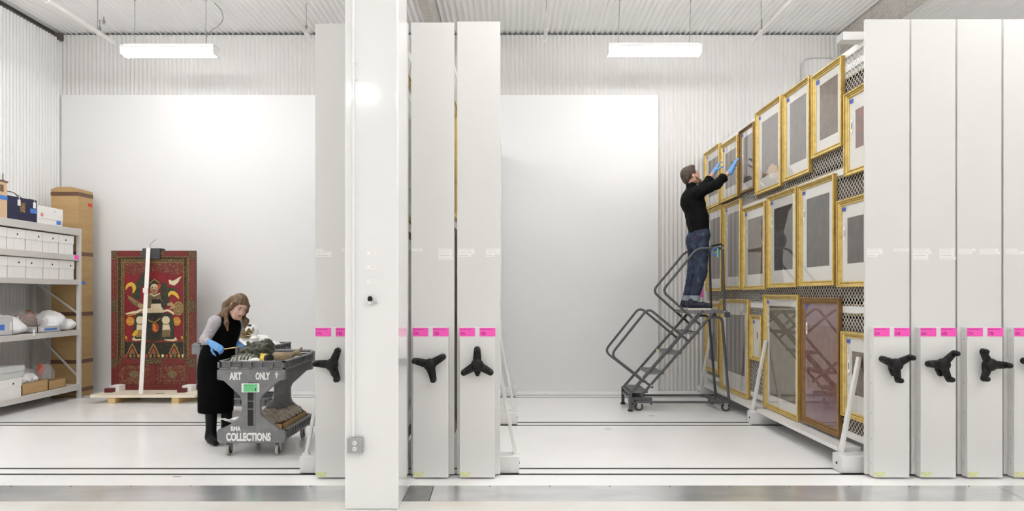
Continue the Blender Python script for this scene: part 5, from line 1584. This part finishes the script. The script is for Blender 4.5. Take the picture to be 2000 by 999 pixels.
pr = [(PYp - 0.035, Vv(205)), (PYp - 0.035, pz1 + 0.02), (PYp - 0.02, pz1 + 0.035), (PYp + 0.12, pz1 + 0.035), (PYp + 0.13, pz1 + 0.02), (PYp + 0.13, pz1 - 0.12), (PYp + 0.10, pz1 - 0.12), (PYp + 0.10, pz1 + 0.003), (PYp - 0.006, pz1 + 0.003), (PYp - 0.006, Vv(205))]
MB().prism(pr, (U(412), 0, 0), (0, 1, 0), (0, 0, 1), (U(602) - U(412), 0, 0)).build('pad', 'foam_grey', pd, bevel=0.004)
ts = thing('tie_strap', 'white webbing strap running down the front of the painted panel', 'strap', (U(370), 9.66, 0.125))
top = Vector((U(482), PYp - 0.040, pz1 + 0.04)); bot = Vector((at(272, 768, 9.66).x, 9.70, 0.130))
mid = Vector((U(441), PYp - 0.09, Vv(560)))
hw = 0.030
sp = [Vector((U(482) + 0.0, PYp + 0.12, pz1 + 0.04)), top, top.lerp(bot, 0.5) + Vector((0.0, -0.0, 0)), bot]
mb = MB()
for a, b in zip(sp[:-1], sp[1:]):
    d = (b - a).normalized(); n_ = Vector((1, 0, 0))
    n_ = (n_ - d * n_.dot(d)).normalized(); k_ = d.cross(n_) * 0.002
    mb.add([a - n_ * hw + k_, a + n_ * hw + k_, b + n_ * hw + k_, b - n_ * hw + k_, a - n_ * hw - k_, a + n_ * hw - k_, b + n_ * hw - k_, b - n_ * hw - k_], [(0, 1, 2, 3), (7, 6, 5, 4), (0, 4, 5, 1), (1, 5, 6, 2), (2, 6, 7, 3), (3, 7, 4, 0)])
mb.build('webbing', 'strap_white', ts)
mb = MB()
tl = [top + Vector((0.0, 0.03, 0.0)), top + Vector((0.02, 0.02, 0.07)), top + Vector((0.07, 0.01, 0.10)), top + Vector((0.11, 0.0, 0.125))]
for a, b in zip(tl[:-1], tl[1:]):
    mb.bar(a, b, 0.045, 0.005, up=(-0.5, 0, 1))
mb.build('loose_tail', 'strap_white', ts)
c = top.lerp(bot, 0.30)
MB().box(c.x - 0.04, c.x + 0.03, c.y - 0.02, c.y + 0.004, c.z - 0.035, c.z + 0.035).build('buckle', 'strap_white', ts, bevel=0.004)
# ================================================================== people
def basis(fwd, up=(0, 0, 1)):
    f = np.array(fwd, float); f /= np.linalg.norm(f)
    u = np.array(up, float); u -= f * (u @ f); u /= np.linalg.norm(u)
    r = np.cross(f, u)                       # the person's right
    return np.stack([r, f, u], 1)            # columns: right, forward, up
def head(c, B, s=1.0, male=False):
    """prims of a head whose centre (between the ears) is c; B columns are right, forward, up"""
    c = np.array(c, float)
    P = lambda x, y, z: c + B @ (np.array([x, y, z]) * s)
    j = 1.08 if male else 1.0
    return P, [ell(P(0, -0.015, 0.035), np.array([0.077, 0.097, 0.088]) * s, B), ell(P(0, 0.028, -0.03), np.array([0.062 * j, 0.066, 0.090]) * s, B, 0.03),
        cap(P(-0.022, 0.066, -0.098), P(0.022, 0.066, -0.098), 0.024 * s * j, k=0.025), cap(P(-0.055, 0.0, -0.06), P(-0.02, 0.06, -0.095), 0.022 * s * j, 0.02 * s, 0.03), cap(P(0.055, 0.0, -0.06), P(0.02, 0.06, -0.095), 0.022 * s * j, 0.02 * s, 0.03),
        cap(P(-0.035, 0.078, 0.028), P(0.035, 0.078, 0.028), 0.013 * s, k=0.02),
        cap(P(0, 0.088, 0.018), P(0, 0.108, -0.028), 0.0085 * s, 0.0125 * s, 0.012), ell(P(-0.012, 0.096, -0.033), np.array([0.009, 0.010, 0.007]) * s, B, 0.008), ell(P(0.012, 0.096, -0.033), np.array([0.009, 0.010, 0.007]) * s, B, 0.008),
        ell(P(-0.034, 0.072, -0.035), np.array([0.024, 0.02, 0.024]) * s, B, 0.02), ell(P(0.034, 0.072, -0.035), np.array([0.024, 0.02, 0.024]) * s, B, 0.02),
        cap(P(-0.017, 0.087, -0.060), P(0.017, 0.087, -0.060), 0.008 * s, k=0.008), cap(P(-0.014, 0.085, -0.071), P(0.014, 0.085, -0.071), 0.009 * s, k=0.008),
        ell(P(-0.079, -0.008, -0.008), np.array([0.010, 0.022, 0.034]) * s, B, 0.008), ell(P(0.079, -0.008, -0.008), np.array([0.010, 0.022, 0.034]) * s, B, 0.008),
        ell(P(-0.032, 0.092, 0.008), np.array([0.017, 0.012, 0.009]) * s, B, 0.012, -1), ell(P(0.032, 0.092, 0.008), np.array([0.017, 0.012, 0.009]) * s, B, 0.012, -1)]
def features(P, B, s, parent, brow, skin):
    for x in (-0.032, 0.032):
        e = MB().sphere(P(x, 0.077, 0.008), 0.0125 * s, 12).build('eye', 'eye_white', parent, smooth=80)
        MB().sphere(P(x, 0.0845, 0.004), 0.0065 * s, 10).build('iris', 'eye_dark', e, smooth=80)
        MB().sphere(P(x, 0.0770, 0.0125), 0.0138 * s, 12).build('eyelid', skin, parent, smooth=80)
    for x in (-1, 1):
        MB().tube([P(x * 0.014, 0.094, 0.030), P(x * 0.032, 0.091, 0.036), P(x * 0.050, 0.080, 0.030)], [0.003 * s, 0.004 * s, 0.002 * s], 6).build('eyebrow', brow, parent, smooth=80)
        MB().tube([P(x * 0.018, 0.0885, 0.011), P(x * 0.032, 0.0925, 0.015), P(x * 0.048, 0.082, 0.010)], [0.0015 * s, 0.002 * s, 0.0015 * s], 6).build('eyelashes', brow, parent, smooth=80)
    MB().tube([P(-0.022, 0.088, -0.065), P(-0.008, 0.0965, -0.059), P(0, 0.0965, -0.061), P(0.008, 0.0965, -0.059), P(0.022, 0.088, -0.065)], [0.001, 0.0045 * s, 0.0045 * s, 0.0045 * s, 0.001], 6).build('upper_lip', 'lips', parent, smooth=80)
    MB().tube([P(-0.020, 0.088, -0.066), P(0, 0.0965, -0.072), P(0.020, 0.088, -0.066)], [0.001, 0.0055 * s, 0.001], 6).build('lower_lip', 'lips', parent, smooth=80)
def hand(wrist, d, n, side, curl=0.5, s=1.0, spread=0.1):
    """prims of a hand: wrist, direction d towards the fingers, palm normal n (out of the palm); side +1: thumb along d x n"""
    w = np.array(wrist, float); d = np.array(d, float); d /= np.linalg.norm(d)
    n = np.array(n, float); n -= d * (n @ d); n /= np.linalg.norm(n)
    t = np.cross(d, n) * side
    pr = [cap(w - d * 0.05, w + d * 0.01, 0.030 * s, 0.027 * s, 0.02)]
    for off in (-0.030, -0.010, 0.010, 0.030):
        pr.append(cap(w + t * off * 0.6 * s, w + (d * 0.085 + t * off) * s, 0.014 * s, 0.0125 * s, 0.018))
    pr.append(ell(w + d * 0.03 * s, np.array([0.036, 0.036, 0.020]) * s, np.stack([d, t, n], 1), 0.015))
    lens = {0.030: 0.074, 0.010: 0.082, -0.010: 0.076, -0.030: 0.060}
    for off, L in lens.items():
        p = w + (d * 0.085 + t * off) * s
        a = 0.25 * curl
        for frac, r0, r1 in ((0.45, 0.0100, 0.0092), (0.31, 0.0092, 0.0086), (0.24, 0.0086, 0.0074)):
            dd = d * math.cos(a) + n * math.sin(a) + t * off * spread * 10 * 0.3
            q = p + dd / np.linalg.norm(dd) * L * frac * s
            pr.append(cap(p, q, r0 * s, r1 * s, 0.005))
            p = q; a += curl * 0.9
    p = w + (d * 0.02 + t * 0.026 + n * 0.006) * s
    dirs = [(d * 0.55 + t * 0.65 + n * 0.35), (d * 0.8 + t * 0.25 + n * 0.5), (d * 0.85 - t * 0.05 + n * 0.55)]
    for dd, L, r0, r1 in zip(dirs, (0.042, 0.034, 0.028), (0.0150, 0.0118, 0.0105), (0.0118, 0.0105, 0.0085)):
        q = p + dd / np.linalg.norm(dd) * L * s
        pr.append(cap(p, q, r0 * s, r1 * s, 0.008)); p = q
    return pr
def shoe(heel, toe, h=0.09, w=0.05):
    heel, toe = np.array(heel, float), np.array(toe, float)
    d = (toe - heel); L = np.linalg.norm(d); d /= L
    up = np.array([0, 0, 1.0])
    return [cap(heel + d * 0.045 + up * 0.055, heel + d * 0.05 + up * h, 0.048, 0.044, 0.03), cap(heel + d * 0.05 + up * 0.05, heel + d * L * 0.6 + up * 0.045, 0.048, 0.047, 0.03),
            cap(heel + d * L * 0.6 + up * 0.042, toe - d * 0.045 + up * 0.036, 0.047, 0.040, 0.02)]

# ------------------------------------------------------------------ the man on the ladder
FZ = PZ + 0.001                                 # ladder platform
man = thing('person', 'person in black shirt and jeans on the ladder, reaching up in blue gloves', 'person', (2.5, 9.3, FZ))
hipR, hipL = np.array([2.555, 9.22, 2.27]), np.array([2.535, 9.40, 2.27])
kneR, kneL = np.array([2.545, 9.20, 1.84]), np.array([2.50, 9.41, 1.84])
ankR, ankL = np.array([2.455, 9.19, 1.43]), np.array([2.42, 9.42, 1.43])
pel = np.array([2.545, 9.31, 2.33]); wai = np.array([2.54, 9.31, 2.50]); che = np.array([2.46, 9.30, 2.80]); nec = np.array([2.455, 9.30, 3.00])
shR, shL = np.array([2.47, 9.10, 2.915]), np.array([2.51, 9.50, 2.93])
elR, elL = np.array([2.70, 8.99, 3.00]), np.array([2.735, 9.60, 3.10])
wrR, wrL = np.array([2.885, 8.96, 3.19]), np.array([2.875, 9.70, 3.295])
Bm = basis((0.84, 0.20, 0.34), (-0.36, 0, 1))
hc = np.array([2.435, 9.29, 3.155])
Pm, hp = head(hc, Bm, 1.06, True)
body = hp + [cap(nec + [0, 0, -0.06], hc + [-0.01, 0, -0.06], 0.062, 0.056, 0.03), cap(pel, wai, 0.115, 0.11), cap(wai, che, 0.11, 0.12), cap(shR, shL, 0.06), cap(che, nec, 0.11, 0.06),
    cap(shR, elR, 0.05, 0.04), cap(elR, wrR, 0.040, 0.027), cap(shL, elL, 0.05, 0.04), cap(elL, wrL, 0.040, 0.027), cap(wrR, wrR + [0.004, 0, 0.008], 0.024, 0.014), cap(wrL, wrL + [0.004, 0, 0.008], 0.024, 0.014),
    cap(hipR, kneR, 0.08, 0.055), cap(kneR, ankR, 0.055, 0.038), cap(hipL, kneL, 0.08, 0.055), cap(kneL, ankL, 0.055, 0.038), cap(ankR, ankR + [0.10, 0, -0.05], 0.035, 0.025), cap(ankL, ankL + [0.10, 0, -0.05], 0.035, 0.025)]
organic('body', body, 0.008, 'skin', man)
features(Pm, Bm, 1.06, man, 'hair_dark', 'skin')
hair = [ell(Pm(0, -0.022, 0.042), np.array([0.088, 0.107, 0.097]) * 1.06, Bm, 0.01), ell(Pm(0, 0.045, 0.105), np.array([0.06, 0.05, 0.03]) * 1.06, Bm, 0.03), ell(Pm(0, -0.09, -0.02), np.array([0.06, 0.03, 0.06]) * 1.06, Bm, 0.03),
        ell(Pm(0, 0.105, -0.02), np.array([0.085, 0.075, 0.095]) * 1.06, Bm, 0.015, -1), ell(Pm(0.095, 0.015, -0.045), np.array([0.04, 0.05, 0.055]) * 1.06, Bm, 0.01, -1), ell(Pm(-0.095, 0.015, -0.045), np.array([0.04, 0.05, 0.055]) * 1.06, Bm, 0.01, -1)]
organic('hair', hair, 0.006, 'hair_dark', man, wob=(0.0025, 0.03))
beard = [cap(Pm(-0.068, 0.02, -0.045), Pm(-0.03, 0.07, -0.098), 0.019, 0.022, 0.02), cap(Pm(0.068, 0.02, -0.045), Pm(0.03, 0.07, -0.098), 0.019, 0.022, 0.02), cap(Pm(-0.03, 0.072, -0.10), Pm(0.03, 0.072, -0.10), 0.028, k=0.02), cap(Pm(-0.024, 0.09, -0.05), Pm(0.024, 0.09, -0.05), 0.007, k=0.01)]
organic('beard', beard, 0.006, 'beard', man)
shirt = [cap([2.55, 9.26, 2.38], [2.53, 9.25, 2.58], 0.125, 0.125, 0.05), cap([2.55, 9.37, 2.38], [2.53, 9.37, 2.58], 0.125, 0.125, 0.05), cap([2.525, 9.25, 2.56], [2.475, 9.20, 2.80], 0.125, 0.125, 0.05), cap([2.525, 9.37, 2.56], [2.48, 9.40, 2.80], 0.125, 0.125, 0.05),
         ell([2.43, 9.30, 2.82], (0.13, 0.20, 0.17), k=0.05), cap(shR + [0, 0, -0.01], shL + [0, 0, -0.01], 0.088, 0.088, 0.05), cap(nec + [0, 0, -0.05], nec + [-0.012, 0, 0.045], 0.082, 0.072, 0.02),
         cap(shR + [0, 0, -0.015], elR, 0.084, 0.062, 0.04), cap(elR, elR + (wrR - elR) * 0.42, 0.062, 0.055, 0.03), cap(shL + [0, 0, -0.015], elL, 0.084, 0.062, 0.04), cap(elL, elL + (wrL - elL) * 0.32, 0.062, 0.055, 0.03)]
organic('shirt', shirt, 0.008, 'shirt_black', man, wob=(0.003, 0.14))
for e, w, f in ((elR, wrR, 0.42), (elL, wrL, 0.32)):
    a = e + (w - e) * (f - 0.10); b = e + (w - e) * (f + 0.10)
    ax_ = (b - a); Lc = np.linalg.norm(ax_)
    MB().lathe([(0.045, 0.0), (0.064, 0.004), (0.064, Lc - 0.004), (0.056, Lc), (0.045, Lc - 0.006)], a, ax_, 18).build('cuff', 'shirt_black', man, smooth=50)
jeans = [cap([2.555, 9.24, 2.36], [2.54, 9.38, 2.36], 0.118, 0.118, 0.04), cap(hipR + [0, 0, 0.06], kneR, 0.112, 0.082, 0.04), cap(kneR, ankR + [0, 0, 0.075], 0.080, 0.064, 0.03), cap(hipL + [0, 0, 0.06], kneL, 0.112, 0.082, 0.04), cap(kneL, ankL + [0, 0, 0.075], 0.080, 0.064, 0.03), ell([2.46, 9.31, 2.27], (0.085, 0.15, 0.11), k=0.05)]
organic('jeans', jeans, 0.008, 'denim', man, wob=(0.003, 0.10))
for a in (ankR, ankL):
    MB().lathe([(0.05, 0), (0.074, 0.002), (0.075, 0.07), (0.066, 0.072)], a + [0.003, 0, 0.03], (0.02, 0, 1), 18).build('jeans_cuff', 'denim_cuff', man, smooth=50)
MB().loft([[(2.548 + 0.118 * math.cos(q), 9.31 + 0.185 * math.sin(q), z) for q in [2 * math.pi * k / 24 for k in range(24)]] for z in (2.375, 2.41)]).build('belt', 'leather', man, smooth=50)
MB().box(2.45, 2.458, 9.13, 9.20, 2.30, 2.32).build('pocket_tab', 'red_label', man)
for a in (ankR, ankL):
    organic('sock', [cap(a + [0, 0, -0.02], a + [0, 0, 0.05], 0.048, 0.047)], 0.007, 'sock', man)
for heel, toe in (([2.36, 9.17, FZ], [2.685, 9.13, FZ]), ([2.335, 9.44, FZ], [2.655, 9.47, FZ])):
    organic('shoe', shoe(np.array(heel) + [0, 0, 0.018], np.array(toe) + [0, 0, 0.018], 0.10), 0.006, 'shoe_navy', man, floor_z=FZ + 0.022)
    h_, t_ = Vector(heel), Vector(toe)
    d = (t_ - h_).normalized(); n_ = Vector((-d.y, d.x, 0)); L = (t_ - h_).length
    pr = [(0.005, -0.03), (0.0, 0.0), (0.005, 0.03), (0.05, 0.047), (L * 0.4, 0.046), (L * 0.7, 0.053), (L * 0.92, 0.035), (L * 0.99, 0.0), (L * 0.92, -0.035), (L * 0.7, -0.053), (L * 0.4, -0.046), (0.05, -0.047)]
    MB().prism(pr, h_, d, n_, (0, 0, 0.028)).build('sole', 'sole_white', man, bevel=0.004)
organic('glove', hand(wrR, (0.42, 0.0, 0.9), (0.92, 0.1, -0.4), 1, 0.35, 1.08) + [cap(wrR - (wrR - elR) * 0.18, wrR, 0.031, 0.031, 0.01)], 0.0045, 'glove_blue', man)
organic('glove', hand(wrL, (0.48, 0.06, 0.87), (0.88, 0.1, -0.4), -1, 0.35, 1.08) + [cap(wrL - (wrL - elL) * 0.15, wrL, 0.031, 0.031, 0.01)], 0.0045, 'glove_blue', man)

# ------------------------------------------------------------------ the woman at the cart
wom = thing('person', 'person in long black dress and blue gloves bending over the lettered cart', 'person', (-3.06, 7.14, 0))
Bw = basis((0.60, -0.62, -0.50), (0.42, -0.10, 0.9))
hc = np.array([-2.825, 7.06, 1.425])
Pw, hp = head(hc, Bw, 1.0)
nk = np.array([-2.935, 7.10, 1.285])
sR, sL = np.array([-3.03, 6.97, 1.265]), np.array([-2.89, 7.26, 1.25])
eR, eL = np.array([-3.10, 6.90, 1.09]), np.array([-2.98, 7.30, 1.06])
wR, wL = np.array([-2.965, 6.76, 1.055]), np.array([-2.86, 7.16, 1.02])
ch_ = np.array([-2.97, 7.12, 1.17]); ws_ = np.array([-3.04, 7.13, 1.02]); hp_ = np.array([-3.07, 7.14, 0.85])
fR, fL = np.array([-3.12, 7.08, 0.1]), np.array([-3.01, 7.20, 0.1])
body = hp + [cap(nk, hc + Bw @ np.array([0, -0.02, -0.06]), 0.048, 0.045, 0.03), cap(ch_, nk, 0.085, 0.05), cap(sR, sL, 0.045), cap(ch_, ws_, 0.09, 0.085), cap(ws_, hp_, 0.09, 0.115), cap(sR, eR, 0.042, 0.034), cap(eR, wR, 0.034, 0.021), cap(sL, eL, 0.042, 0.034), cap(eL, wL, 0.034, 0.021),
    cap(wR, wR + [0.004, 0, 0], 0.02, 0.014), cap(wL, wL + [0.004, 0, 0], 0.02, 0.014), cap(hp_ + [-0.05, -0.05, 0], fR + [0, 0, 0.35], 0.075, 0.05), cap(fR + [0, 0, 0.35], fR, 0.05, 0.035), cap(hp_ + [0.05, 0.05, 0], fL + [0, 0, 0.35], 0.075, 0.05), cap(fL + [0, 0, 0.35], fL, 0.05, 0.035)]
organic('body', body, 0.007, 'skin_pale', wom)
features(Pw, Bw, 1.0, wom, 'hair_brown', 'skin_pale')
# hair: parted cap, a lock over the near shoulder and one hanging on the far side
hr = [ell(Pw(0, -0.02, 0.036), (0.084, 0.104, 0.094), Bw, 0.01), ell(Pw(0, -0.07, -0.03), (0.066, 0.04, 0.08), Bw, 0.03),
      ell(Pw(0, 0.115, -0.035), (0.073, 0.085, 0.100), Bw, 0.012, -1)]
lockN = [Pw(0.074, 0.03, 0.045), Pw(0.083, 0.012, -0.03), np.array(Pw(0.086, -0.02, -0.10)), np.array([-2.915, 6.97, 1.25]), np.array([-2.90, 6.96, 1.18])]
lockB = [Pw(0.05, -0.09, 0.02), Pw(0.075, -0.10, -0.06), np.array([-2.97, 7.02, 1.335]), np.array([-3.045, 7.03, 1.315])]
lockF = [Pw(-0.078, 0.035, 0.045), Pw(-0.088, 0.02, -0.03), Pw(-0.083, 0.0, -0.10), np.array([-2.765, 7.10, 1.27]), np.array([-2.775, 7.09, 1.205])]
for lk, r in ((lockN, (0.018, 0.020, 0.023, 0.022, 0.010)), (lockB, (0.034, 0.036, 0.032, 0.018)), (lockF, (0.016, 0.020, 0.024, 0.027, 0.013))):
    for i in range(len(lk) - 1):
        hr.append(cap(lk[i], lk[i + 1], r[i], r[i + 1], 0.025))
organic('hair', hr, 0.006, 'hair_brown', wom, wob=(0.002, 0.035))
s_ = 7.12 / F
def wring(y, c, hw_, dep, yc, lean=0.0, n=28):
    X = (c - 1000) * s_; z = CH - (y - HZ) * s_
    return [(X + hw_ * s_ * math.cos(q), yc + dep * math.sin(q), z + lean * math.cos(q) - 0.0 * q) for q in [2 * math.pi * k / n for k in range(n)]]
rows = [(616, 447, 11, 0.065, 7.11, -0.004), (622, 446, 22, 0.155, 7.11, -0.03), (634, 444, 26, 0.165, 7.115, -0.045), (650, 438, 28, 0.145, 7.12, -0.05), (668, 431, 27, 0.13, 7.13, -0.04), (684, 425, 31, 0.145, 7.14, -0.02), (702, 422, 35, 0.165, 7.14, -0.01), (725, 420, 35, 0.165, 7.14, 0), (755, 420, 34, 0.16, 7.14, 0), (785, 420, 33.5, 0.16, 7.14, 0), (806, 419.5, 33.5, 0.16, 7.14, 0), (806, 419.5, 31, 0.15, 7.14, 0), (790, 420, 30, 0.14, 7.14, 0)]
dr = MB().loft([wring(*r) for r in rows])
d_ = dr.build('dress', 'dress_black', wom, smooth=70)
sub = d_.modifiers.new('subsurf', 'SUBSURF'); sub.levels = 2; sub.render_levels = 2
organic('collar', [cap(nk + [-0.005, 0, -0.02], nk + [0.02, -0.005, 0.035], 0.062, 0.055, 0.01)], 0.007, 'dress_black', wom)
organic('sleeve', [cap(sR, eR, 0.062, 0.050, 0.03), cap(eR, eR + (wR - eR) * 0.12, 0.050, 0.045, 0.02), ell(sR, (0.062, 0.06, 0.06), k=0.03)], 0.006, 'sleeve_grey', wom, wob=(0.0025, 0.05))
organic('sleeve', [cap(sL, eL, 0.062, 0.050, 0.03), cap(eL, eL + (wL - eL) * 0.15, 0.050, 0.045, 0.02), ell(sL, (0.062, 0.06, 0.06), k=0.03)], 0.006, 'sleeve_grey', wom, wob=(0.0025, 0.05))
for f_, dd in ((fR, (0.13, -0.16)), (fL, (0.16, -0.10))):
    toe = np.array([f_[0] + dd[0], f_[1] + dd[1], 0.0]); heel = np.array([f_[0] - dd[0] * 0.35, f_[1] - dd[1] * 0.35, 0.0])
    organic('boot', shoe(heel + [0, 0, 0.01], toe + [0, 0, 0.01], 0.10) + [cap(f_ + [0, 0, -0.02], f_ + [0, 0, 0.32], 0.050, 0.062, 0.03), cap(heel + (toe - heel) * 0.16 + [0, 0, 0.0], heel + (toe - heel) * 0.16 + [0, 0, 0.05], 0.03, 0.035, 0.01)], 0.007, 'boot_black', wom, floor_z=0.0)
organic('glove', hand(wR, (0.80, -0.25, -0.42), (0.15, 0.55, -0.75), -1, 0.95, 0.95) + [cap(wR - (wR - eR) * 0.10, wR, 0.029, 0.029, 0.01)], 0.0045, 'glove_blue', wom)
organic('glove', hand(wL, (0.75, -0.35, -0.35), (0.1, -0.2, -1), 1, 0.5, 1.0) + [cap(wL - (wL - eL) * 0.4, wL, 0.029, 0.029, 0.01)], 0.0045, 'glove_blue', wom)
# the slender wand she holds
wd = thing('cleaning_brush', 'thin wooden brush held in the near gloved hand over the cart', 'brush', (-2.88, 6.72, 1.0))
g0 = np.array(wR) + np.array([0.075, -0.005, -0.055]); g1 = np.array([at(470, 678, 6.80).x, 6.80, at(470, 678, 6.80).z])
MB().tube([g0 - (g1 - g0) * 0.25, g0 + (g1 - g0) * 0.75], [0.005, 0.006], 8).build('handle', 'pine', wd, smooth=60)
MB().tube([g0 + (g1 - g0) * 0.75, g0 + (g1 - g0) * 0.85, g1], [0.0065, 0.008, 0.002], 8).build('bristles', 'horn', wd, smooth=60)
